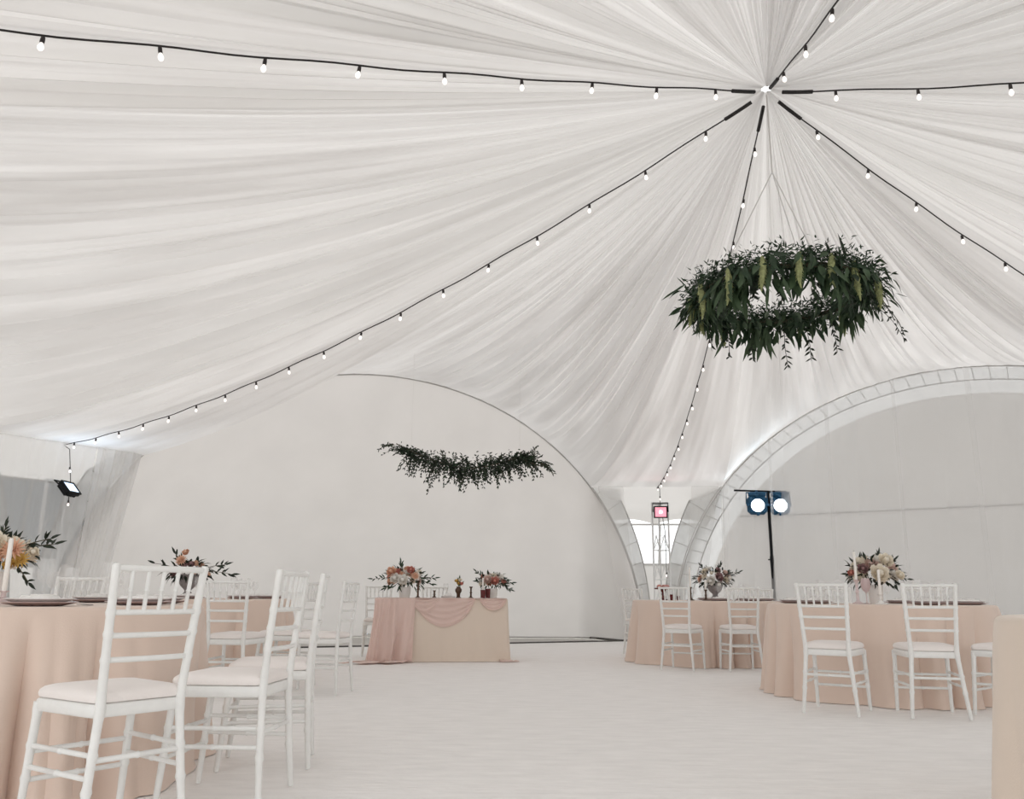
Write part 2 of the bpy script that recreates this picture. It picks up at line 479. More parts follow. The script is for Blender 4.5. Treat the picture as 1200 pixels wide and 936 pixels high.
# ------------------------------------------------------------------ sheer curtains
def pleated(fn_top, fn_bot, nu, nv, amp, nf, seed, mat, name, label):
    r = random.Random(seed); ph = [r.random()*6 for _ in range(3)]
    mb = MB()
    def fn(u, v):
        a = Vector(fn_top(u)); b = Vector(fn_bot(u)); p = a.lerp(b, v)
        d = (Vector(fn_top(min(1,u+.01))) - Vector(fn_top(max(0,u-.01)))); d.z = 0
        n = Vector((d.y,-d.x,0)).normalized() if d.length > 1e-6 else Vector((0,1,0))
        w = sin(2*pi*nf*u+ph[0]) + .6*sin(2*pi*nf*1.63*u+ph[1]) + .45*(1-2*abs(sin(2*pi*nf*1.45*u+ph[2]+.6*v)))
        return p + n*amp*w
    mb.grid(fn, nu, nv); return tag(mb.build(name, mat), label, 'curtain')
# across the right arch, from just right of the lamp stand
T0 = .655
def rt_top(u): return arch_pt(0, T0 + (pi-.42-T0)*u, -.02)
def rt_bot(u):
    p = arch_pt(0, T0 + (pi-.42-T0)*u, -.02); Mi, t, n = side(0); p = p - n*(p.z*TILT); p.z = .01; return p
rtc = pleated(rt_top, rt_bot, 400, 14, .055, 5, 3, M['sheer_thin'], 'sheer_curtain', 'long sheer white curtain hanging across the right arch beside the lamp stand')
for u0, u1 in ((0,.010),(.128,.134),(.245,.252),(.36,.365),(.47,.478)):
    mb = MB(); mb.grid(lambda u, v: rt_top(u0+(u1-u0)*u).lerp(rt_bot(u0+(u1-u0)*u), v) - side(0)[2]*(.105+.012*sin(u*pi)), 6, 14)
    mb.build('hem' if u0 == 0 else 'gathered_fold', M['sheer'], rtc)
# drapes at the back corner
def cdrape(c, f0, f1, g0, g1, zt, seed, label, r0=.80, r1=.75, amp=.02, nf=9, mat='sheer', zb=.01):
    a = PHI + c*pi/3; d = Vector((cos(a), sin(a), 0)); s_ = Vector((sin(a), -cos(a), 0)); C0 = Vector((CX,CY,0))
    def tp(u): 
        p = C0 + d*(RH-r0) + s_*(f0+(f1-f0)*u); p.z = zt; return p
    def bt(u): 
        p = C0 + d*(RH-r1) + s_*(g0+(g1-g0)*u); p.z = zb; return p
    pleated(tp, bt, 160, 16, amp, nf, seed, M[mat], 'sheer_curtain', label)
cdrape(0, -1.08, -.62, -.62, -.36, ZK-.01, 5, 'sheer curtain gathered on the left side of the back corner', .72, .62, .010, 2.0)
cdrape(0, .62, 1.10, .36, .66, ZK-.01, 6, 'sheer curtain gathered on the right side of the back corner', .72, .62, .010, 2.0)
cdrape(1, -1.10, .40, -1.0, .24, ZK-.01, 7, 'sheer curtain hanging over the grey windows behind the blue floodlight', .72, .66, .02, 3, 'sheer_thin')
cdrape(1, .42, 1.08, .26, .62, ZK-.012, 8, 'thicker sheer curtain gathered at the left end of the left arch', .74, .68, .018, 2.6, 'voile')

# ------------------------------------------------------------------ string lights
SOCK = MB().lathe([(r*.6,z*.6) for r,z in ((.004,.03),(.016,.028),(.019,0),(.019,-.024),(.015,-.03))], n=10)
BULB = MB().lathe([(r*.58,z*.58) for r,z in ((.013,0),(.017,-.012),(.026,-.032),(.027,-.046),(.019,-.066),(.006,-.076))], n=12)
bulb_proto = [None]
def string_light(c, label, extra=None, exb=(), t0=.05, dt=.0535):
    a = PHI + c*pi/3
    B = arch_pt(c+1, pi-TH0).lerp(arch_pt(c, TH0), .5)
    # the roof point nearest to this direction
    kc = min(range(NB), key=lambda k: (bound[k][0]-B).length)
    def P(t):
        p = roof_pt(kc, t, 0.); p.z -= .035 + .006*sin(t*70); return p
    root = thing('string_light', label, 'string lights', APEX - Vector((0,0,.05)), 0, 'festoon strings under the roof')
    off = Vector(root.location)
    pts = [P(.012 + .975*k/70) for k in range(71)]
    if extra: pts += [Vector(p) for p in extra]
    mb = MB(); mb.tube([p-off for p in pts], .0055, 6)
    mb.tube([P(.012+.022*k/3)-off for k in range(4)], .014, 6)      # thick splice near the peak
    mb.build('cable', M['cable'], root)
    poss = []
    t = t0
    while t < .99: poss.append(P(t)); t += dt
    if extra:
        ex = [P(.985)] + [Vector(p) for p in extra]
        for i in exb: poss.append(ex[i[0]].lerp(ex[i[0]+1], i[1]))
    for k, p in enumerate(poss):
        lp = p - off + Vector((0,0,-.024))
        if bulb_proto[0] is None:
            s_ = SOCK.build('socket', M['socket'], root); b = BULB.build('bulb', M['bulb'], s_, loc=(0,0,-.0185)); bulb_proto[0] = (s_, b)
            s_.location = lp
        else:
            s_ = bulb_proto[0][0].copy(); LINK(s_); s_.parent = root; s_.location = lp
            b = bulb_proto[0][1].copy(); LINK(b); b.parent = s_
            s_.rotation_euler = (rnd.uniform(-.15,.15), rnd.uniform(-.15,.15), 0)
    return P
def knee(c, r): 
    a = PHI + c*pi/3; return Vector((CX+cos(a)*(RH-r), CY+sin(a)*(RH-r), 0))
string_light(2, 'string of bulbs crossing the left of the ceiling almost level from the peak', None)
k1 = knee(1, .62); b1, d1, s1 = TB1
string_light(1, 'string of bulbs running down to the blue floodlight at the left corner',
   [b1 - d1*.30 + Vector((0,0,2.66)), b1 - d1*.34 - s1*.05 + Vector((0,0,2.2)), b1 - d1*.34 - s1*.05 + Vector((0,0,1.98))], [(1,.5),(2,.96)])
b0, d0, s0 = TB0
string_light(0, 'string of bulbs dropping behind the big wreath to the pink floodlight',
   [b0 - d0*.14 + Vector((0,0,2.66)), b0 - d0*.14 + Vector((0,0,2.40)), b0 - d0*.14 - s0*.07 + Vector((0,0,1.9)), b0 - d0*.14 - s0*.07 + Vector((0,0,1.20))], [(1,.5),(3,.99)])
string_light(-1, 'string of bulbs running down to the right edge above the big wreath', None)
string_light(-2, 'string of bulbs running level from the peak to the right edge', None)
string_light(-3, 'string of bulbs rising from the peak over the camera side', None)

# ------------------------------------------------------------------ floodlights and stage lights
def floodlight(label, base, face, up, emit, w, h, lampcol, power, spotdir, strength):
    f = Vector(face).normalized(); r = f.cross(Vector(up)).normalized(); u = r.cross(f)
    root = thing('floodlight', label, 'floodlight', base)
    R = Matrix((r, -f, u)).transposed()
    mb = MB(); mb.box((0,0,0), (w,.05,h), R, .01)
    for k in range(7): mb.box(R @ Vector((-w*.4+w*.8*k/6, .035, 0)), (.008,.05,h*.85), R)
    mb.build('housing', M['black'], root)
    mb = MB(); t = .022
    for sx in (-1,1): mb.box(R @ Vector((sx*(w/2-t/2), -.032, 0)), (t,.018,h), R)
    for sz in (-1,1): mb.box(R @ Vector((0, -.032, sz*(h/2-t/2))), (w,.018,t), R)
    mb.build('bezel', M['black'], root)
    em = material('lit_glass_'+('blue' if emit[2] > emit[0] else 'pink'), emit, .2, emit=emit, estr=strength)
    mb = MB(); mb.box(R @ Vector((0,-.028,0)), (w-2*t,.006,h-2*t), R); mb.build('glass', em, root)
    led = material('hot_led_'+('blue' if emit[2] > emit[0] else 'pink'), (1,1,1), .2, emit=tuple(.6+.4*x for x in emit), estr=strength*5)
    mb = MB(); mb.lathe([(.03,0),(.026,.006),(.01,.009)], R @ Vector((0,-.032,0)), 12, f); mb.build('led', led, root)
    mb = MB()
    mb.tube([R @ Vector((-w/2-.012,.0,0)), R @ Vector((-w/2-.012,.03,h*.75)), R @ Vector((w/2+.012,.03,h*.75)), R @ Vector((w/2+.012,0,0))], .010, 6)
    mb.build('bracket', M['black'], root)
    l = bpy.data.lights.new('floodlight_beam', 'SPOT'); l.energy = power; l.color = lampcol; l.spot_size = radians(165); l.spot_blend = .6; l.shadow_soft_size = .08
    o = bpy.data.objects.new('floodlight_beam', l); LINK(o); o.parent = root; o.location = f*.06
    o.rotation_euler = Vector(spotdir).to_track_quat('-Z','Y').to_euler()
    return root
floodlight('pink lit square floodlight fixed to the back corner tower', b0 - d0*.17 + Vector((0,0,2.24)), (-.1,-1,-.12), (0,0,1), (.85,.30,.38), .24, .21, (1,.5,.55), 4, (-.1,-1,.1), .62)
floodlight('blue lit slim floodlight tilted upward at the left corner', b1 - d1*.42 + Vector((0,0,2.12)), (d1*-.55 + s1*-.35 + Vector((0,0,.55)))[:], (0,0,1), (.62,.80,1), .29, .20, (.62,.80,1), 10, (d1*-.55 + s1*-.1 + Vector((0,0,.75)))[:], 1.2)

# lamp stand at the right with two stage lights
SX, SY = place_x(904, 14.75, 1.6), 14.75
st = thing('lamp_stand', 'black T shaped lamp stand behind the right rear table', 'lamp stand', (SX,SY,0))
mb = MB(); mb.tube([(0,0,.2),(0,0,1.45)], .034, 10); mb.tube([(0,0,1.4),(0,0,2.62)], .028, 10); mb.build('pole', M['black'], st)
mb = MB(); mb.tube([(-.60,0,2.64),(.34,0,2.62)], .016, 8); mb.build('crossbar', M['black'], st)
mb = MB(); mb.lathe([(.034,1.36),(.036,1.40),(.036,1.47),(.03,1.50)], n=12); mb.tube([(0,0,1.43),(-.07,-.02,1.43)], .012, 6); mb.build('collar', M['black'], st)
for k in range(3):
    a = .5 + k*2*pi/3
    mb = MB(); mb.tube([(.02*cos(a),.02*sin(a),.62),(.45*cos(a),.45*sin(a),.014)], .013, 6); mb.build('leg', M['black'], st)
lens = material('white_hot_lens', (1,1,1), .2, emit=(.93,.97,1), estr=5.0)
for sx, lab in ((-1,'blue round stage light hanging left of the black pole'),(1,'blue round stage light hanging right of the pole half behind the curtain')):
    r = thing('stage_light', lab, 'stage light', (SX+sx*.19 - (.0 if sx>0 else .02), SY-.02, 2.40), 0, 'pair of stage lights on the stand')
    f = Vector((-.16,-1,-.05)).normalized(); rr = f.cross(Vector((0,0,1))).normalized(); R = Matrix((rr,-f,rr.cross(f))).transposed()
    mb = MB(); mb.box((0,0,-.02), (.34,.20,.34), R, .06); mb.lathe([(.10,.06),(.09,.16),(.05,.2)], R @ Vector((0,.0,-.02)), 16, -f)
    for k in range(8):
        a = 2*pi*k/8; mb.box(R @ Vector((cos(a)*.165,-.08,sin(a)*.165-.02)), (.05,.05,.05), R, .01)
    mb.build('housing', M['navy'], r)
    mb = MB(); mb.lathe([(.112,0),(.106,.012),(.07,.024),(.0,.03)], f*.10 + Vector((0,0,-.03)), 24, f); mb.build('lens', lens, r)
    mb = MB(); mb.tube([R @ Vector((-.18,0,0)), R @ Vector((-.18,0,.2)), R @ Vector((.18,0,.2)), R @ Vector((.18,0,0))], .014, 6)
    mb.tube([R @ Vector((0,0,.2)), R @ Vector((0,0,.24))], .02, 8); mb.build('yoke', M['navy'], r)
    mb = MB(); mb.box((0,-.03,.165), (.30,.12,.09), R, .02); mb.box((-.06,-.1,.17), (.10,.03,.05), R, .008); mb.box((.07,-.1,.17), (.10,.03,.05), R, .008)
    mb.build('control_box', M['navy'], r)
    l = bpy.data.lights.new('stage_beam', 'SPOT'); l.energy = 22; l.color = (.74,.90,1); l.spot_size = radians(95); l.spot_blend = .9; l.shadow_soft_size = .12
    o = bpy.data.objects.new('stage_beam', l); LINK(o); o.parent = r; o.location = f*.16
    o.rotation_euler = Vector((-.45,-.6,.85)).to_track_quat('-Z','Y').to_euler()

# ------------------------------------------------------------------ chairs
WT,YT,HT,WS,YB,WB,YBF,WFS,YF,WG,YG = .172,-.246,.908,.147,-.200,.186,-.229,.190,.166,.185,.189
def bar(p0, p1, r, n=8, rings=()):
    p0, p1 = Vector(p0), Vector(p1); ts = {0:r, 1:r}
    for t in rings:
        for d, k in ((-.02,1),(-.008,1.28),(.008,1.28),(.02,1)): ts[min(1,max(0,t+d))] = r*k
    ks = sorted(ts); return MB().tube([p0.lerp(p1,t) for t in ks], [ts[t] for t in ks], n)
def make_chair(label, loc, rz, group):
    root = thing('chiavari_chair', label, 'chair', loc, rz, group)
    for sx in (-1,1):
        # rear leg and back post in one bent stick
        def post(z):
            if z < .43:
                t = z/.43; return Vector((sx*(WB+(WS-WB)*t), YBF+(YB-YBF)*t**.7, z))
            t = (z-.43)/(HT-.43); return Vector((sx*(WS+(WT-WS)*t), YB+(YT-YB)*t**1.25, z))
        zs = [.004,.01,.16,.176,.192,.27,.286,.30,.39,.41,.43,.455,.5,.575,.588,.60,.66,.674,.686,.73,.745,.76,.82,.87,.90,HT]
        rr = [.0105,.0125,.0145,.0185,.0148,.0150,.019,.0150,.0155,.018,.0185,.0165,.0155,.0150,.0185,.0150,.0148,.0182,.0148,.0146,.018,.0146,.0142,.0142,.0150,.010]
        MB().tube([post(z) for z in zs], rr, 10).build('rear_leg', M['chair'], root)
        zs2 = [.004,.01,.16,.176,.192,.27,.286,.30,.38,.405,.432]
        rr2 = [.0105,.0125,.0140,.0180,.0142,.0148,.0185,.0150,.0155,.018,.018]
        MB().tube([Vector((sx*(WG+(WFS-.012-WG)*z/.43), YG+(YF-.012-YG)*z/.43, z)) for z in zs2], rr2, 10).build('front_leg', M['chair'], root)
        for z in (.285,.215):
            t = z/.43; a = Vector((sx*(WG+(WFS-.012-WG)*t), YG+(YF-.012-YG)*t, z)); b = post(z)
            bar(a, b, .0092, 8, (.5,)).build('stretcher', M['chair'], root)
    # seat frame: rounded trapezoid ring with flat top
    def outline(g, n=6, rc=.04):
        cs = [(-WFS-g,YF+.012+g),(WFS+g,YF+.012+g),(WS+.024+g,YB-.004-g),(-WS-.024-g,YB-.004-g)]
        out = []
        for k in range(4):
            p = Vector((*cs[k],0)); a = Vector((*cs[k-1],0)); b = Vector((*cs[(k+1)%4],0))
            d1_ = (a-p).normalized(); d2_ = (b-p).normalized()
            for j in range(n+1):
                t = j/n; q0 = p+d1_*rc*(1-t); q1 = p+d2_*rc*t; out.append(q0.lerp(q1,t))
        return out
    def slab(levels):
        mb = MB(); n = len(outline(0)); vs = []; fs = []
        for g, z in levels: vs += [(p.x,p.y,z+ (0)) for p in outline(g)]
        for i in range(len(levels)-1):
            for k in range(n): k2 = (k+1)%n; fs.append((i*n+k,i*n+k2,(i+1)*n+k2,(i+1)*n+k))
        fs.append(tuple(range(n-1,-1,-1))); fs.append(tuple((len(levels)-1)*n+k for k in range(n)))
        return mb.add(vs, fs)
    slab([(-.004,.402),(0,.407),(.002,.424),(0,.440),(-.005,.445)]).build('seat_frame', M['chair'], root)
    slab([(-.016,.4455),(-.004,.450),(-.001,.462),(-.004,.474),(-.014,.484),(-.035,.491),(-.075,.496),(-.12,.498)]).build('cushion', M['cushion'], root)
    def curved(z, y, w, r, bow=.018, sag=0.):
        pts = [Vector((w*(2*k/8-1), y - bow*(1-(2*k/8-1)**2), z + sag*(1-(2*k/8-1)**2))) for k in range(9)]
        return MB().tube(pts, r, 8)
    def pw(z):
        t = (z-.43)/(HT-.43); return WS+(WT-WS)*t, YB+(YT-YB)*t**1.25
    w, y = pw(.893); curved(.893, y, w, .0115).build('top_rail', M['chair'], root)
    for z in (.745,.668,.588):
        w, y = pw(z); curved(z, y, w, .0095).build('back_rail', M['chair'], root)
    for k in range(5):
        f = (k+1)/6*2-1; w1, y1 = pw(.893); w2, y2 = pw(.745); bw = .018*(1-f*f)
        bar((f*w2,y2-bw,.745),(f*w1,y1-bw,.893), .0075, 8, (.5,)).build('spindle', M['chair'], root)
    # lower rails front and back
    t = .27/.43; wb = WB+(WS-WB)*t; yb = YBF+(YB-YBF)*t**.7
    bar((-wb,yb,.27),(wb,yb,.27), .0095, 8, (.5,)).build('stretcher', M['chair'], root)
    for z in (.265,.17):
        t = z/.43; wg = WG+(WFS-.012-WG)*t; yg = YG+(YF-.012-YG)*t
        bar((-wg,yg,z),(wg,yg,z), .0092, 8, (.5,)).build('stretcher', M['chair'], root)
    return root
R_ = radians
LF, LM, RR, RF, HD, NR = 'chairs around the near left table','chairs around the far left table','chairs around the rear right table','chairs around the front right table','chairs behind the head table',''
# tables (centre x, y)
T_NL = (-2.46,4.12); T_ML = (-3.14,8.50); T_RR = (2.50,10.95); T_FR = (3.22,7.50); T_FG = (2.53,2.60)
HTC, HTR = Vector((-.90,10.98,0)), R_(9)
CH = [
 ('white chiavari chair nearest the camera, at the left edge of the frame',(-1.446,3.175),54.1,LF),
 ('white chiavari chair just right of the nearest chair, seat toward the left table',(-1.186,3.70),85.0,LF),
 ('white chiavari chair seen edge on, third from the camera along the left table',(-1.208,4.353),100.4,LF),
 ('white chiavari chair across the near left table, directly right of the peach flowers',(-2.91,5.45),172,LF),
 ('white chiavari chair across the near left table, at the left image edge',(-3.34,5.13),212,LF),
 ('white chiavari chair seen from behind between the two left tables',(-2.263,7.13),-6.9,LM),
 ('white chiavari chair turned sideways at the right side of the far left table',(-2.02,7.72),81,LM),
 ('white chiavari chair standing alone farthest right of the left group',(-1.60,7.30),80,LM),
 ('white chiavari chair at the rear right table, left of the grey urn',(1.952,9.758),-29.3,RR),
 ('white chiavari chair at the rear right table, right of the grey urn',(2.588,9.716),.3,RR),
 ('white chiavari chair mostly hidden between the two right tables',(3.37,9.98),39,RR),
 ('white chiavari chair across the rear right table below the lamp stand',(3.42,11.98),139,RR),
 ('white chiavari chair across the rear right table behind the dark cake stand',(1.88,12.15),208,RR),
 ('white chiavari chair in front of the front right table, left of its pair',(2.375,6.346),-33.2,RF),
 ('white chiavari chair in front of the front right table, right of its pair',(2.979,6.194),-11.4,RF),
 ('white chiavari chair cut off by the sand covered table at the right edge',(3.57,6.22),41,RF),
 ('white chiavari chair across the front right table just right of its flowers',(3.42,8.82),176,RF),
 ('white chiavari chair across the front right table at its far right end',(4.10,8.50),150,RF),
 ('white chiavari chair behind the head table at its left end',(-1.78,11.50),HTR*57.3+180,HD),
 ('white chiavari chair behind the middle of the head table',(-1.02,11.66),HTR*57.3+180,HD),
]
proto = None
for lab, (x,y), rz, g in CH:
    if proto is None: proto = make_chair(lab, (x,y,0), R_(rz), g)
    else: copy_thing(proto, (x,y,0), R_(rz), lab, g)

# ------------------------------------------------------------------ tables
ZT = .752
def round_table(c, label, seed, clabel, cmat='cloth', r=.915, n=17, flare=.16):
    t = thing('round_table', label, 'table', (c[0],c[1],0), 0, 'round banquet tables')
    mb = MB(); mb.lathe([(r-.05,.715),(r-.04,.72),(r-.038,.735),(r-.045,.744),(.0,.744)], n=48); mb.build('tabletop', M['wood'], t)
    for k in range(4):
        a = pi/4+k*pi/2; mb = MB(); mb.tube([(.42*cos(a),.42*sin(a),.715),(.47*cos(a),.47*sin(a),.006)], .016, 8); mb.build('leg', M['steel'], t)
    rr = random.Random(seed); ph = [rr.random()*6.28 for _ in range(6)]
    def fold(a):
        x = a + .16*sin(2*a+ph[0]) + .11*sin(3*a+ph[1]) + .07*sin(5*a+ph[4])
        w = abs(sin(n*x*.5+ph[2]))**.75
        return .78*w + .22*abs(sin(n*1.37*x+ph[3]))*(.5+.5*sin(3*a+ph[5]))
    prof = [(0,1.0)]
    def fn(u, v):
        a = 2*pi*u
        if v < .2:
            q = v/.2; return ((r-.016)*q*cos(a), (r-.016)*q*sin(a), ZT)
        if v < .3:
            q = (v-.2)/.1*pi/2; rad = r-.016+.028*sin(q); return (rad*cos(a), rad*sin(a), ZT-.024*(1-cos(q)))
        q = (v-.3)/.7; z = (ZT-.024-.004)*(1-q)+.004
        rad = r+.012 + flare*q**.8*(.10+fold(a)*.95) - .050*min(1,q*1.6)*(1-fold(a)) 
        if z < .03: rad += .012*(.03-z)/.03
        return (rad*cos(a), rad*sin(a), z)
    mb = MB(); mb.grid(fn, 420, 44, closed=True)
    o = mb.build('tablecloth', M[cmat], loc=(c[0],c[1],0)); tag(o, clabel, 'tablecloth', 'tablecloths on the round tables')
round_table(T_NL, 'round banquet table at the left edge under a blush cloth', 11, 'blush floor length cloth on the near left round table', n=15)
round_table(T_ML, 'round banquet table farther back on the left under a blush cloth', 12, 'blush floor length cloth on the far left round table')
round_table(T_RR, 'round banquet table at the rear right under a blush cloth', 13, 'blush floor length cloth on the round table with the grey urn')
round_table(T_FR, 'round banquet table in front on the right under a blush cloth', 14, 'blush floor length cloth on the front right round table with the white vase', n=18, flare=.125)
round_table(T_FG, 'round table cut off by the right edge under a sand cloth', 15, 'sand coloured cloth on the table cut off by the right edge', 'cloth_sand', n=9, flare=.10)

# head table
HL, HD_ = 1.62, .74
ht = thing('head_table', 'oblong head table under a sand cloth in front of the white wall', 'table', HTC, HTR)
mb = MB(); mb.box((0,0,.732), (HL-.02,HD_-.02,.026), None, .006); mb.build('tabletop', M['wood'], ht)
for sx in (-1,1):
    for sy in (-1,1):
        mb = MB(); mb.tube([(sx*.70,sy*.29,.72),(sx*.70,sy*.29,.006)], .018, 8); mb.build('leg', M['steel'], ht)
def rrect(u, hx, hy, rc):
    """rounded rectangle, u 0..1 counterclockwise from front left"""
    segs = [2*(hx-rc), pi*rc/2, 2*(hy-rc), pi*rc/2]*2; tot = sum(segs); d = (u % 1)*tot
    corners = [(-hx+rc,-hy,1,0),(hx-rc,-hy+rc,-pi/2,0),(hx,-hy+rc,0,1),(hx-rc,hy-rc,0,0),(hx-rc,hy,-1,0),(-hx+rc,hy-rc,pi/2,0),(-hx,hy-rc,0,-1),(-hx+rc,-hy+rc,pi,0)]
    for k, L in enumerate(segs):
        if d <= L or k == 7:
            a, b, c_, e = corners[k]
            if k % 2 == 0: return a+c_*d, b+e*d
            th = c_ + d/rc; return a+rc*cos(th), b+rc*sin(th)
        d -= L
def hcloth(u, v):
    if v < .12: q = v/.12; x, y = rrect(u, HL/2, HD_/2, .03); return (x*q, y*q, ZT)
    if v < .2: q = (v-.12)/.08*pi/2; x, y = rrect(u, HL/2+.01*sin(q), HD_/2+.01*sin(q), .03); return (x, y, ZT-.01*(1-cos(q)))
    q = (v-.2)/.8; z = (ZT-.01)*(1-q)+.004
    g = .01 + .04*q; x, y = rrect(u, HL/2+g, HD_/2+g, .03+.05*q)
    w = .006*q*sin(u*2*pi*17) + .004*q*sin(u*2*pi*29+1)
    corner_f = max(0, 1-abs(abs(x)-HL/2-g)/.08)*max(0, 1-abs(abs(y)-HD_/2-g)/.1)
    k = 1 + w/.5 + .05*corner_f*q*q
    return (x*k, y*k, z)
mb = MB(); mb.grid(hcloth, 240, 30, closed=True)
o = mb.build('tablecloth', M['cloth_sand'], loc=HTC); o.rotation_euler = (0,0,HTR); tag(o, 'sand coloured floor length cloth on the oblong head table', 'tablecloth')
# pink chiffon: left fall to the floor, two swags
mb = MB(); fy = -HD_/2
def fall(u, v):
    x0 = -.835 + .50*u
    wv = sin((u**1.3)*2*pi*2.6+.6+1.6*v) + .55*sin((u**.8)*2*pi*5.3+2-2.1*v) + .25*sin(u*40+v*7)
    if v < .14:
        q = v/.14; return (x0 + .02*(1-q), fy + .26*(1-q)*(.6+.3*sin(u*9)) - .016*q, ZT+.006 + .008*abs(sin(u*22))*(1-q))
    q = (v-.14)/.86
    if q < .8:
        k = q/.8; z = (ZT)*(1-k)+.012
        return (x0 - .07*k*(1-u)*k - .03*k + .012*wv*k, fy - .050 - .075*k - .024*wv*(.5+k*.7), z)
    k = (q-.8)/.2
    return (x0 - .10 + .07*u - k*(.36-.20*u) + .012*wv, fy - .125 - .029*wv - k*(.20+.05*sin(u*17)), .012 + .03*abs(sin(u*13+k*4))*(1-.6*k)*min(1,k*4))
mb.grid(fall, 90, 40)
def swag(xa, xb, D, nf, seed, top=.0):
    r = random.Random(seed); ph = r.random()*6
    def fn(u, v):
        x = xa+(xb-xa)*u; s4 = 4*u*(1-u); sh = s4**.75
        x += (.5-u)*.10*(1-v)*s4
        z = ZT + .004 - .012*v - v*D*sh
        y = fy - .022 - .020*v*s4 - .014*(.5+.5*sin(v*nf*2*pi+ph+2*u))*min(1,s4*2)
        if v < .06: y = fy - .016; 
        return (x, y, z)
    mb.grid(fn, 40, 36)
swag(-.36, .40, .33, 4.5, 1); swag(.46, .80, .13, 3, 2); swag(-.40, -.05, .16, 3, 5)
# bunched band of chiffon along the table top front edge
mb.grid(lambda u, v: (-.80+1.60*u, fy+.14 - .17*v + .02*sin(u*31), ZT+.004+.010*abs(sin(u*26+v*5))*sin(pi*v)), 90, 8)
# little puddle at the right corner
mb.grid(lambda u, v: (HL/2-.10+.24*u, fy-.05-.12*v+.05*u, .008+.03*abs(sin(u*11+v*4))*(1-u*.6)*sin(pi*min(1,v+.1))), 24, 10)
o = mb.build('chiffon_drape', M['chiffon'], loc=HTC); o.rotation_euler = (0,0,HTR); tag(o, 'pink chiffon swagged over the front of the head table and trailing on the floor', 'drape')

# ------------------------------------------------------------------ flowers
def rose_mesh(seed, open_=1.):
    r = random.Random(seed); mb = MB()
    mb.lathe([(.02,-.1),(.28,.0),(.37,.28),(.33,.56),(.18,.74),(.02,.80)], n=10)
    for ring, (n, r0, r1, z0, z1, tip) in enumerate(((4,.22,.34,.0,.72,-.04),(5,.28,.54,-.08,.68,.02),(6,.32,.74,-.16,.56,.08),(7,.34,.92,-.26,.38,.12))):
        for k in range(n):
            a0 = 2*pi*(k+.5*(ring%2))/n + r.uniform(-.15,.15); hw = 2*pi/n*.68; j = r.uniform(.9,1.1)
            def fn(u, v):
                uu = 2*u-1; wd = hw*(.45+.75*sin(pi*min(.9,.18+v*.72)))
                rad = r0+(r1*open_*j-r0)*v**.8 + tip*max(0,v-.75)*1.2; z = z0+(z1-z0)*(v**1.3) - .10*v*uu*uu - (tip*.8*max(0,v-.8))
                a = a0+uu*wd*.75; rad -= .05*uu*uu
                return (rad*cos(a), rad*sin(a), z)
            mb.grid(fn, 4, 4)
    return mb
def dahlia_mesh(seed):
    r = random.Random(seed); mb = MB()
    mb.lathe([(.02,.25),(.2,.3),(.2,.42),(.05,.5)], n=10)
    for ring in range(5):
        n = 8+ring*2; el = 1.25-ring*.30; L = .42+ring*.14
        for k in range(n):
            a = 2*pi*(k+.5*(ring%2))/n + r.uniform(-.08,.08)
            d = Vector((cos(a)*cos(el), sin(a)*cos(el), sin(el)))
            mb.leaf(d*.12+Vector((0,0,.12)), d, L, .24, (-cos(a)*sin(el), -sin(a)*sin(el), cos(el)), -.12)
    return mb
FM = {}
def flower_obj(kind, col, parent):
    key = (kind, col)
    if key not in FM:
        mb = {'rose':lambda: rose_mesh(3), 'bud':lambda: rose_mesh(5,.72), 'dahlia':lambda: dahlia_mesh(7)}[kind]()
        o = mb.build('flower', PET[col], parent); FM[key] = o; return o
    o = FM[key].copy(); LINK(o); o.parent = parent; return o

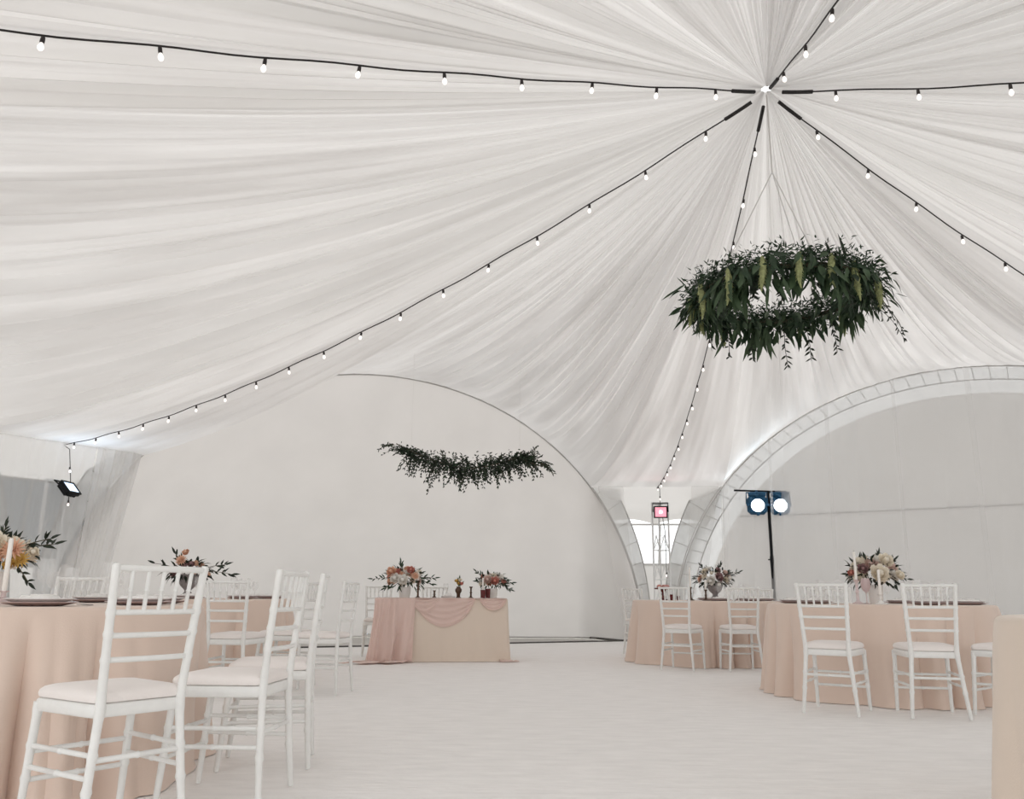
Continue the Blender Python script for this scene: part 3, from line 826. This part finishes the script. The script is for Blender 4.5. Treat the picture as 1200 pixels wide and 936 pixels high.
def vase_urn(mb): mb.lathe([(.085,0),(.085,.015),(.045,.04),(.030,.065),(.035,.08),(.075,.12),(.098,.17),(.092,.205),(.105,.225),(.098,.23),(.08,.20),(.02,.19)], n=24); return .215, M['urn']
def vase_pot(mb, r=.085, h=.14): mb.lathe([(r*.78,0),(r*.82,.006),(r*.97,h*.6),(r,h*.97),(r*.96,h),(r*.90,h*.96),(r*.86,h*.6),(.01,h*.55)], n=24); return h, M['ceramic']
def arrangement(label, loc, vase, rx, rz_, cols, n, fs, leafmat, nleaf, leafL, seed, branches=(), zc=None, ry=None, special=()):
    r = random.Random(seed)
    root = thing('flower_arrangement', label, 'flowers', loc, 0, 'flower arrangements on the tables')
    mb = MB(); h, vm = vase(mb); mb.build('vase', vm, root)
    ry = ry or rx*.8
    zc = h + rz_*.35 if zc is None else zc
    C = Vector((0,0,zc))
    lf = MB(); st = MB()
    for k in range(7): 
        a = k*.9; st.tube([(0.02*cos(a),.02*sin(a),h*.6),(rx*.45*cos(a),ry*.45*sin(a),zc+.02)], .004, 5)
    for k in range(n):
        f = (k+.5)/n; zz = 1-1.35*f; ph = k*2.39996 + r.uniform(-.3,.3); q = sqrt(max(0,1-zz*zz))
        d = Vector((q*cos(ph), q*sin(ph), zz)); kk = r.uniform(.74,1.0)
        p = C + Vector((d.x*rx*.78, d.y*ry*.78, d.z*rz_*.80))*kk
        kind = r.choice(['rose','rose','bud','dahlia']); col = r.choice(cols)
        o = flower_obj(kind, col, root); s_ = fs*r.uniform(.7,1.25)*.5
        o.location = p; o.scale = (s_,s_,s_)
        nd = Vector((d.x, d.y, d.z+.25)).normalized(); o.rotation_euler = nd.to_track_quat('Z','Y').to_euler()
    for (dx, dz, kind, col, sz, dy) in special:
        o = flower_obj(kind, col, root); o.location = Vector((dx,dy,zc+dz)); o.scale = (sz*.5,)*3
        o.rotation_euler = Vector((dx*1.5,-1,dz*1.5+.4)).normalized().to_track_quat('Z','Y').to_euler()
    for k in range(nleaf):
        zz = r.uniform(-.75,.95); ph = r.uniform(0,6.28); q = sqrt(1-zz*zz); d = Vector((q*cos(ph),q*sin(ph),zz))
        p = C + Vector((d.x*rx, d.y*ry, d.z*rz_))*r.uniform(.55,.85)
        dd = (d + Vector((r.uniform(-.5,.5),r.uniform(-.5,.5),r.uniform(-.3,.3)))).normalized()
        lf.leaf(p, dd, leafL*r.uniform(.6,1.3), leafL*r.uniform(.26,.4), (r.uniform(-1,1),r.uniform(-1,1),1), r.uniform(0,.5))
    for (dx,dy,dz,L) in branches:
        d = Vector((dx,dy,dz)).normalized(); p0 = C + Vector((d.x*rx*.5,d.y*ry*.5,d.z*rz_*.5)); p1 = p0+d*L
        pts = [p0.lerp(p1,t)-Vector((0,0,.15*L*t*t)) for t in (0,.25,.5,.75,1)]; st.tube(pts, [.004,.0035,.003,.0025,.002], 5)
        for j in range(7):
            t = .35+.62*r.random(); i = min(3,int(t*4)); p = pts[i].lerp(pts[i+1], t*4-i)
            side_ = d.cross(Vector((0,1,.2))).normalized()*(1 if j%2 else -1)*r.uniform(.4,1.2)
            lf.leaf(p, d*.8+side_*.7+Vector((0,r.uniform(-.4,.4),0)), leafL*r.uniform(.55,.9), leafL*.24, (r.uniform(-.5,.5),-1,.4), .1)
        lf.leaf(pts[-1], d, leafL, leafL*.28, (0,-1,.3), .1)
    lf.build('foliage', leafmat, root); st.build('stems', M['stem'], root)
    return root
zt = ZT+.002
arrangement('flowers with peach dahlia and olive twigs in a vase on the near left table', (place_x(-6,4.12,.8),4.10,zt), lambda mb: vase_pot(mb,.06,.15), .20,.09, ['white','cream','white','peach','blush'], 13,.11, M['leaf_black'], 70,.062, 31,
   [(1,-.2,.45,.20),(.8,-.3,-.55,.16),(.25,-.3,1,.10),(-.8,-.3,.6,.2),(.9,.2,.35,.16)], zc=.235,
   special=[(.165,.01,'dahlia','peach',.115,-.16),(.075,.03,'rose','cream',.14,-.18),(.20,-.035,'dahlia','yellow',.085,-.15),(.0,.0,'rose','white',.15,-.22),(.24,.0,'bud','cream',.07,-.12),(.17,-.06,'bud','yellow',.08,-.18)])
arrangement('flowers with dark leaves and a peach bloom on the far left table', (place_x(221,8.45,.8),8.42,zt), vase_urn, .24,.12, ['mauve','peach','mauve','cream'], 9,.11, M['leaf_black'], 120,.09, 32,
   [(1,-.1,.35,.26),(-1,-.1,.4,.24),(.9,0,.05,.30),(-.5,-.2,.9,.16)], special=[(-.05,.10,'dahlia','peach',.12,-.1),(-.03,.18,'bud','peach',.1,-.06)])
arrangement('flowers of pink and cream in a grey stone urn on the rear right table', (place_x(838,10.7,.85),10.7,zt), vase_urn, .27,.15, ['blush','pink','cream','mauve','peach','white'], 22,.10, M['leaf_black'], 170,.065, 33,
   [(1,-.1,.45,.20),(.3,-.1,1,.12),(-.6,-.1,.8,.14)], special=[(.0,-.08,'bud','white',.07,-.22),(.14,.0,'bud','white',.07,-.2)])
arrangement('large cream and white flowers in a white vase on the front right table', (place_x(1026,7.4,.85),7.40,zt), lambda mb: vase_pot(mb,.065,.16), .27,.165, ['white','cream','white','cream','blush'], 26,.12, M['leaf_black'], 190,.07, 34,
   [(1,-.1,-.1,.14),(.7,-.2,.7,.10),(.2,-.1,1,.10),(-1,-.1,.05,.10)], zc=.255,
   special=[(-.06,-.01,'rose','cream',.17,-.24),(.03,.10,'rose','cream',.14,-.18),(.13,-.02,'rose','cream',.09,-.2),(-.17,.03,'rose','mauve',.10,-.18),(-.24,.0,'bud','coral',.08,-.1)])
def on_head(px, dy=0.):
    """point on the head table top under image column px, dy metres behind its centre line"""
    best = min((abs(place_x(px, y_, .8) - x_), x_, y_, lx) for lx in [i*.005-.8 for i in range(321)]
               for x_, y_ in [((HTC + Matrix.Rotation(HTR,3,'Z') @ Vector((lx,dy,0)))[:2])])
    return Vector((best[1], best[2], zt))
arrangement('left bouquet of peach and white blooms in a white pot on the head table', on_head(474,-.05), lambda mb: vase_pot(mb,.078,.14), .29,.17, ['white','blush','white','cream','coral','white','peach'], 28,.115, M['leaf_dark'], 120,.08, 35,
   [(-1,-.1,.1,.26),(1,-.1,.15,.24),(-.8,-.5,-.40,.15),(-.2,-.1,1,.14),(.9,-.1,-.1,.2)], zc=.24,
   special=[(.09,.10,'rose','coral',.11,-.2),(.15,.03,'dahlia','peach',.11,-.2),(-.15,.08,'rose','peach',.14,-.2),(.0,-.02,'rose','white',.15,-.24),(-.1,.0,'rose','white',.14,-.22)])
arrangement('right bouquet of coral and blush roses in a white pot on the head table', on_head(577,-.04), lambda mb: vase_pot(mb,.068,.13), .22,.12, ['white','coral','blush','cream','peach','white'], 18,.11, M['leaf_dark'], 110,.075, 36,
   [(1,-.1,.05,.14),(1,-.2,-.4,.14),(-.8,-.1,.7,.16),(-1,-.1,.1,.08)], zc=.215, special=[(.03,.0,'rose','coral',.12,-.17),(-.06,.02,'rose','blush',.12,-.16)])

# small bud vase with yellow blooms on the head table
bv = thing('bud_vase', 'slim brown vase with yellow blooms in the middle of the head table', 'vase', on_head(537,-.18))
mb = MB(); mb.lathe([(.04,0),(.04,.01),(.022,.024),(.024,.06),(.042,.09),(.042,.115),(.024,.138),(.027,.15),(.018,.14)], n=18); mb.build('vase', M['bronze'], bv)
for k, (dx,dz,c) in enumerate(((0,.185,'yellow'),(.02,.225,'cream'),(-.028,.215,'yellow'),(.042,.18,'coral'))):
    o = flower_obj('bud', c, bv); o.location = (dx,-.015*k,dz); o.scale = (.037,)*3; o.rotation_euler = (.6,0,0)
mb = MB(); mb.leaf((0,0,.15),(.1,0,1),.15,.04,(0,-1,0),0); mb.leaf((0,0,.15),(-.15,0,1),.12,.035,(0,-1,0),0); mb.leaf((0,0,.15),(.7,0,.7),.1,.03,(0,-1,0),.1); mb.build('foliage', M['leaf_olive'], bv)

# ------------------------------------------------------------------ candles
def candle(label, p, h, foot=.05, mat='bronze', r=.011, hasc=True):
    root = thing('candlestick', label, 'candlestick', p)
    mb = MB(); mb.lathe([(.048,0),(.048,.007),(.026,.016),(.013,.028),(.011,foot*.45),(.019,foot*.5),(.011,foot*.56),(.011,foot*.86),(.020,foot*.92),(.023,foot),(.013,foot)], n=16)
    mb.build('holder', M[mat], root)
    if hasc:
        mb = MB(); mb.lathe([(r,foot-.008),(r,foot+h*.5),(r*.95,foot+h-.004),(r*.5,foot+h)], n=12); mb.build('candle', M['candle'], root)
        mb = MB(); mb.tube([(0,0,foot+h-.002),(.001,0,foot+h+.01)], .0012, 5); mb.build('wick', M['black'], root)
    return root
candle('tall white candle in front of the flowers on the near left table', (place_x(8,3.86,.9),3.86,zt), .235, .06, 'pinkglass')
candle('tall white candle left of the grey urn on the rear right table', (place_x(809,10.45,.9),10.45,zt), .24, .16)
candle('short white candle touching the grey urn flowers', (place_x(827,10.38,.85),10.38,zt), .12, .13, 'bronze')
candle('tall white candle left of the white vase on the front right table', (place_x(1004,7.12,.9),7.12,zt), .23, .20, 'pinkglass')
candle('white candle standing in front of the white vase on the front right table', (place_x(1031,7.02,.88),7.02,zt), .20, .08, 'ceramic')
candle('white candle in a tall dark candlestick beside the left head table bouquet', on_head(489.5,-.22), .10, .22)
candle('short dark candlestick without candle in front of the head table chair', on_head(509,-.24), .1, .10, hasc=False)
candle('dark candlestick without candle right of the brown bud vase', on_head(552,-.22), .1, .15, hasc=False)
candle('white candle beside the dark red glasses on the head table', on_head(565.6,-.2), .18, .08)
# ------------------------------------------------------------------ tableware
GOB = [(.032,0),(.032,.004),(.006,.010),(.004,.05),(.005,.085),(.022,.10),(.036,.13),(.038,.165),(.032,.20),(.031,.20),(.036,.165),(.034,.132),(.02,.104),(.002,.096)]
def wineglass(label, p, s=1., mat='glass', group=None):
    mb = MB(); mb.lathe([(r*s,z*s) for r, z in GOB], n=18); return tag(mb.build('wine_glass', M[mat], loc=p), label, 'glass', group)
def tumbler(label, p, mat='wine', r=.034, h=.11, group=None):
    mb = MB(); mb.lathe([(r*.8,0),(r*.86,.01),(r,h),(r*.93,h),(r*.8,.02),(.005,.016)], n=18); return tag(mb.build('glass_cup', M[mat], loc=p), label, 'glass', group)
tumbler('dark red glass left of its pair beside the right head table bouquet', on_head(566,-.30), group='dark red glasses on the head table')
tumbler('dark red glass right of its pair beside the right head table bouquet', on_head(571.8,-.24), h=.125, group='dark red glasses on the head table')
def setting(c, rad, ang, names, group):
    """charger, plate, folded napkin, knife and two glasses at angle ang of a round table; names[0] says where"""
    a = ang; p = Vector((c[0]+rad*cos(a), c[1]+rad*sin(a), zt)); where = names
    mb = MB(); mb.lathe([(.09,0),(.10,.002),(.140,.011),(.150,.014),(.148,.016),(.10,.007),(.0,.006)], n=36)
    tag(mb.build('charger_plate', M['charger'], loc=p), 'smoky pink charger plate '+where, 'charger', group+' chargers')
    mb = MB(); mb.lathe([(.08,0),(.09,.002),(.128,.016),(.135,.020),(.133,.022),(.09,.008),(.0,.007)], n=36)
    tag(mb.build('dinner_plate', M['plate'], loc=p+Vector((0,0,.0085))), 'white dinner plate on the charger '+where, 'plate', group+' plates')
    mb = MB(); mb.box((0,0,.014), (.085,.17,.022), None, .008); mb.box((.0,-.02,.027), (.075,.06,.008), None, .003)
    o = mb.build('napkin', M['napkin'], loc=p+Vector((0,0,.0165))); o.rotation_euler = (0,0,a+pi/2+.3); tag(o, 'folded white napkin on the plate '+where, 'napkin', group+' napkins')
    t = Vector((-sin(a),cos(a),0)); d = Vector((cos(a),sin(a),0))
    mb = MB(); mb.box((0,0,.003), (.018,.11,.005), None, .002); mb.box((0,.10,.003), (.012,.10,.003), None, .001)
    o = mb.build('knife', M['cutlery'], loc=p+t*.19+Vector((0,0,.0005))); o.rotation_euler = (0,0,a+pi/2); tag(o, 'steel knife beside the plate '+where, 'knife', group+' knives')
    q = p - d*.21 + t*.06
    wineglass('clear wine glass behind the plate '+where, q, 1.0, 'glass', group+' wine glasses')
    wineglass('smaller clear wine glass behind the plate '+where, q + t*.10 + d*.03, .82, 'glass', group+' small wine glasses')
def set_table(c, angs, table, group):
    order = sorted(angs, key=lambda a: c[0]/c[1]*0 + (c[0]+.7*cos(a))/(c[1]+.7*sin(a)))
    n = len(order)
    for k, a in enumerate(order):
        w = 'at the left end of ' if k == 0 else 'at the right end of ' if k == n-1 else ORD[k]+' from the left on '
        setting(c, .72, a, w+table, group)
set_table(T_NL, [R_(x) for x in (-48,-8,35,80)], 'the near left table', 'near left table')
set_table(T_ML, [R_(x) for x in (-75,-35,5,50)], 'the far left table', 'far left table')
set_table(T_RR, [R_(x) for x in (-90,-50,-12,30,75)], 'the rear right table', 'rear right table')
set_table(T_FR, [R_(x) for x in (-155,-82,-40,5,50,180)], 'the front right table', 'front right table')
wineglass('pale pink goblet left of the white vase on the front right table', (place_x(1015,7.15,.85),7.15,zt), 1.05, 'pinkglass')
# plates stacked on the head table
p = on_head(525,-.16)
for k in range(3):
    mb = MB(); mb.lathe([(.05,0),(.055,.002),(.085,.012),(.09,.015),(.088,.017),(.05,.006),(.0,.005)], n=28)
    tag(mb.build('dinner_plate', M['plate'], loc=p+Vector((0,0,.0062*k))), ['lowest','middle','topmost'][k]+' small white plate of the stack on the head table', 'plate', 'stacked plates on the head table')
mb = MB(); mb.box((0,0,.02), (.09,.08,.03), None, .01); mb.box((.01,0,.042), (.05,.06,.018), None, .007)
tag(mb.build('napkin', M['napkin'], loc=p+Vector((0,0,.021))), 'crumpled white napkin on the plate stack of the head table', 'napkin')
wineglass('clear wine glass behind the plate stack on the head table', on_head(522,.05), .95)
# cake stand on the rear right table
cs = thing('cake_stand', 'dark cake stand with pink sweets on the rear right table', 'cake stand', (place_x(777,10.75,.85),10.75,zt))
mb = MB(); mb.lathe([(.055,0),(.055,.008),(.02,.02),(.015,.05),(.022,.075),(.015,.09),(.04,.125),(.04,.13)], n=18); mb.build('foot', M['wine'], cs)
mb = MB(); mb.lathe([(.06,.128),(.108,.134),(.112,.148),(.108,.15),(.06,.142),(0,.141)], n=28); mb.build('dish', M['wine'], cs)
for k in range(5):
    a = k*1.256; mb = MB(); mb.lathe([(.018,.142),(.026,.16),(.024,.175),(.01,.19)], (.058*cos(a),.058*sin(a),0), 12); mb.build('sweet', PET['coral' if k%2 else 'pink'], cs)
for k, px in enumerate((786,795)):
    tumbler(['dark red glass closest to the cake stand','dark red glass second from the cake stand'][k], (place_x(px,10.42+.1*k,.8),10.42+.1*k,zt), 'wine', .022+.006*(1-k), .07-.02*k, 'small red glasses on the rear right table')

# ------------------------------------------------------------------ hanging greenery
WZ, WR = 2.895, .575
wr = thing('hanging_wreath', 'big round green wreath hanging from the tent peak', 'wreath', (CX,CY,WZ))
r = random.Random(77)
mb = MB(); mb.tube([(WR*cos(2*pi*k/48),WR*sin(2*pi*k/48),0) for k in range(49)], .018, 8); mb.build('hoop', M['stem'], wr)
split = Vector((0,0,3.86-WZ))
mb = MB(); mb.tube([(0,0,ZAP-.06-WZ), split], .006, 6); mb.build('cord', M['cord'], wr)
for k in range(3):
    a = radians(25+120*k); mb = MB(); mb.tube([split,(WR*cos(a),WR*sin(a),.015)], .004, 5); mb.build('cord', M['cord'], wr)
fine = MB(); sp = MB(); long_ = MB(); vine = MB(); olive = MB()
for k in range(9500):
    a = r.uniform(0,2*pi); q = r.gauss(0,.048); zz = r.gauss(.03,.05)
    p = Vector(((WR+q)*cos(a),(WR+q)*sin(a),zz)); o_ = Vector((cos(a),sin(a),0))
    d = o_*q*6 + Vector((-sin(a),cos(a),0))*r.uniform(-1.1,1.1) + Vector((0,0,zz*4+r.uniform(-.7,.35)))
    fine.leaf(p, d if d.length > .01 else (0,0,1), r.uniform(.022,.055)*(1.5 if r.random()<.06 else 1), r.uniform(.008,.015), (r.uniform(-1,1),r.uniform(-1,1),.6), r.uniform(-.1,.4))
fine.build('fine_foliage', M['leaf_dark'], wr)
for k in range(620):
    a = r.uniform(0,2*pi); q = r.gauss(0,.07)
    p = Vector(((WR+q)*cos(a),(WR+q)*sin(a),r.uniform(-.09,.07))); o_ = Vector((cos(a),sin(a),0))
    d = o_*(q*4+r.uniform(-.2,.35)) + Vector((-sin(a),cos(a),0))*r.uniform(-.5,.5) + Vector((0,0,-r.uniform(.25,1.2)))
    (sp if k % 3 else olive).leaf(p, d, r.uniform(.08,.17), r.uniform(.026,.052), (cos(a)+r.uniform(-.5,.5),sin(a)+r.uniform(-.5,.5),.2), r.uniform(-.15,.3))
sp.build('ruscus_leaves', M['leaf_dark'], wr); olive.build('eucalyptus_leaves', M['leaf_mid'], wr)
# long hanging eucalyptus blades in bunches
for k in range(17):
    a = r.uniform(0,2*pi)
    for j in range(r.choice((5,8,12))):
        q = r.gauss(0,.05); aa = a+r.gauss(0,.06); p = Vector(((WR+q)*cos(aa),(WR+q)*sin(aa),-.04+r.uniform(-.09,.06)))
        d = Vector((cos(aa)*r.uniform(-.2,.5),sin(aa)*r.uniform(-.2,.5),-1)) + Vector((-sin(aa),cos(aa),0))*r.uniform(-.45,.45)
        long_.leaf(p, d, r.uniform(.10,.21)*(1.35 if r.random()<.15 else 1), r.uniform(.024,.055), (cos(aa),sin(aa),r.uniform(-.3,.4)), r.uniform(-.25,.2))
long_.build('long_leaves', M['leaf_mid'], wr)
# trailing vines
for k, (ad, L, out) in enumerate(((4,.46,1.0),(-12,.40,.4),(-28,.30,.3),(168,.22,.1),(185,.25,.15),(215,.22,0),(235,.2,.1),(255,.26,.05),(272,.22,.0),(292,.30,.05),(312,.28,.2),(332,.26,.2),(95,.3,0),(70,.36,0),(55,.32,0),(118,.30,0),(140,.26,0),(35,.3,.1))):
    a = radians(ad); p = Vector((WR*cos(a),WR*sin(a),-.02 if k else .0)); pts = [p.copy()]
    d = Vector((cos(a)*out*1.4,sin(a)*out*1.4,-.35))
    for j in range(8):
        d = (d + Vector((r.uniform(-.1,.1),r.uniform(-.1,.1),-.16))).normalized(); p = p + d*L/8; pts.append(p.copy())
    vine.tube(pts, .0025, 4)
    for j in range(1, 9):
        for s_ in (-1,1):
            vine.leaf(pts[j].lerp(pts[j-1],r.random()), (pts[j]-pts[j-1]).normalized()*r.uniform(.4,1.1) + Vector((-sin(a)*s_+r.uniform(-.6,.6),cos(a)*s_+r.uniform(-.6,.6),r.uniform(-.6,.4)))*.8, r.uniform(.03,.065), r.uniform(.012,.02), (cos(a),sin(a),.3), .1)
for (ad, dz) in ((-62,.32),(-75,.2)):
    a = radians(ad); p = Vector((WR*cos(a),WR*sin(a),.05)); vine.leaf(p,(.0-.12,0,1),.22 if dz > .3 else .14,.025,(0,-1,.2),.15)
vine.build('trailing_vines', M['leaf_black'], wr)
for k, (ad, L) in enumerate(((200,.26),(222,.26),(243,.24),(262,.25),(281,.26),(300,.28),(325,.24),(175,.22),(85,.26),(60,.24),(115,.24),(140,.2),(30,.2))):
    a = radians(ad); rr_ = WR + r.uniform(.04,.12); x, y = rr_*cos(a), rr_*sin(a); z0 = .06-r.uniform(0,.06)
    n = 12; pts = []; rad = []
    for j in range(n+1):
        t = j/n; pts.append((x+.02*sin(t*3+k)*t, y+.01*cos(k)*t, z0-L*t)); rad.append(.004+.025*sin(pi*min(1,t*1.05))**.7*(1-.55*t)*(1+.2*sin(j*2.4)) if t < .92 else .003)
    mb = MB(); mb.tube(pts, rad, 8)
    for j in range(60):
        t = r.uniform(.05,.9); i = int(t*n); q = Vector(pts[i]); an = r.uniform(0,6.28); mb.leaf(q+Vector((cos(an),sin(an),0))*rad[i]*.8,(cos(an),sin(an),-.8),.022,.012,(0,0,1),.2)
    mb.build('amaranthus_tassel', M['amaranth'], wr)

GY = 11.1; gx0, gx1 = place_x(455,GY,2.6), place_x(645,GY,2.6)
gl = thing('hanging_garland', 'dark green crescent garland hanging in front of the white left wall', 'garland', ((gx0+gx1)/2,GY,2.5))
GW = (gx1-gx0)/2; r = random.Random(5)
def gpt(u):
    """u -1..1 along the crescent"""
    return Vector((u*GW, .16*(1-u*u)-.08, -.03 + .34*abs(u)**1.6*(1 if u < 0 else .92) - (max(0,u-.66)*.9) ))
mb = MB(); mb.tube([gpt(-1+2*k/30)*.9 for k in range(31)], .008, 6); mb.build('wire', M['stem'], gl)
for sx in (-.72,.62):
    p = gpt(sx)
    # find the roof above
    px_, py_ = p.x+gl.location.x, p.y+gl.location.y
    best = min(range(0, NB, 3), key=lambda k: abs(atan2(bound[k][0].y-CY, bound[k][0].x-CX) - atan2(py_-CY, px_-CX)))
    Bp = bound[best][0]; t = hypot(px_-CX,py_-CY)/hypot(Bp.x-CX,Bp.y-CY); zr = roof_pt(best, min(t,1), 0).z
    mb = MB(); mb.tube([p+Vector((0,0,.01)), (p.x,p.y,zr-gl.location.z-.01)], .0012, 4); mb.build('suspension_wire', M['cord'], gl)
lf = MB(); lf2 = MB(); st = MB()
for k in range(2500):
    u = r.uniform(-.84,.80); w = (1-abs(u))**.45; p = gpt(u) + Vector((r.gauss(0,.03),r.gauss(0,.07)*w,r.gauss(-.02,.075)*w))
    d = Vector((r.uniform(-1,1)+u*.8,r.uniform(-.8,.8),r.uniform(-.8,.6)))
    (lf if k % 4 else lf2).leaf(p, d, r.uniform(.03,.06), r.uniform(.014,.024), (r.uniform(-1,1),-1,r.uniform(-.5,1)), .15)
for k in range(150):
    u = r.uniform(-.95,.92); p = gpt(u); up = r.random() < .42
    d = Vector((u*.9+r.uniform(-.35,.35), r.uniform(-.4,.4), r.uniform(.2,.9) if up else -r.uniform(.4,1.0))).normalized()
    if abs(u) > .78: d = Vector((1.2*(1 if u > 0 else -1), r.uniform(-.3,.3), r.uniform(-.35,.45) if u < 0 else r.uniform(-.75,.25))).normalized()
    L = r.uniform(.12,.26)*(1.15 if not up else .8); pts = [p.copy()]
    for j in range(6): d = (d+Vector((0,0,-.08))).normalized(); p = p+d*L/6; pts.append(p.copy())
    st.tube(pts, .002, 4)
    for j in range(1,7):
        for s_ in (-1,1): (lf if r.random() < .7 else lf2).leaf(pts[j], d*.7+Vector((r.uniform(-1,1),r.uniform(-.5,.5),r.uniform(-.6,.6)))*.8, r.uniform(.03,.052), r.uniform(.014,.022), (r.uniform(-.6,.6),-1,.4), .15)
for (u, L) in ((-.42,.42),(-.40,.36),(-.08,.30),(.62,.28),(.2,.2)):
    p = gpt(u); d = Vector((-.25 if u < -.3 else .05,0,-1)).normalized(); pts = [p+d*L*j/8 for j in range(9)]; st.tube(pts,.002,4)
    for j in range(2,9):
        for s_ in (-1,1): lf.leaf(pts[j]+Vector((r.uniform(-.015,.015),0,r.uniform(-.02,.02))), d*r.uniform(0,.9)+Vector((s_*r.uniform(.3,1),r.uniform(-.6,.6),r.uniform(-.4,.4))), r.uniform(.03,.05),.02,(r.uniform(-.5,.5),-1,.3),.1)
lf.build('foliage', M['leaf_black'], gl); lf2.build('lighter_foliage', M['leaf_dark'], gl); st.build('twigs', M['stem'], gl)

# ------------------------------------------------------------------ light
w = bpy.data.worlds.new('overcast_sky'); scene.world = w; w.use_nodes = True
nt = w.node_tree; bg = nt.nodes['Background']; bg.inputs['Strength'].default_value = .92
sky = nt.nodes.new('ShaderNodeTexCoord'); sep = nt.nodes.new('ShaderNodeSeparateXYZ'); nt.links.new(sky.outputs['Generated'], sep.inputs[0])
rmp = nt.nodes.new('ShaderNodeValToRGB'); nt.links.new(sep.outputs['Z'], rmp.inputs[0])
rmp.color_ramp.elements[0].color = (1.35,1.38,1.39,1); rmp.color_ramp.elements[0].position = .0
rmp.color_ramp.elements[1].color = (.97,.965,.96,1); rmp.color_ramp.elements[1].position = .35
nt.links.new(rmp.outputs[0], bg.inputs['Color'])
s = bpy.data.lights.new('sun', 'SUN'); s.energy = 1.8; s.angle = radians(18); s.color = (1,.97,.93)
so = bpy.data.objects.new('sun', s); LINK(so); so.location = (-8,20,20)
so.rotation_euler = Vector((.55,-.35,-.75)).to_track_quat('-Z','Y').to_euler()

# ------------------------------------------------------------------ camera and view
cd = bpy.data.cameras.new('camera'); cam = bpy.data.objects.new('camera', cd); LINK(cam)
cd.sensor_fit = 'HORIZONTAL'; cd.sensor_width = 36; cd.lens = 36*FPX/1200; cd.clip_start = .05
cr, sr = cos(ROLL), sin(ROLL)
U0 = Vector((1,0,0)); V0 = Vector((0,-sin(PITCH),cos(PITCH))); F0 = Vector((0,cos(PITCH),sin(PITCH)))
right = U0*cr - V0*sr; up = U0*sr + V0*cr
mw = Matrix((right, up, -F0)).transposed().to_4x4(); mw.translation = Vector((0,0,EYE)); cam.matrix_world = mw
scene.camera = cam
scene.view_settings.view_transform = 'Standard'; scene.view_settings.look = 'None'
scene.view_settings.gamma = 1; scene.view_settings.use_curve_mapping = False
scene.view_settings.exposure = 0.70
scene.cycles.max_bounces = 14; scene.cycles.diffuse_bounces = 8; scene.cycles.transmission_bounces = 8; scene.cycles.transparent_max_bounces = 16
scene.cycles.use_denoising = True
scene.cycles.sample_clamp_indirect = 4.0
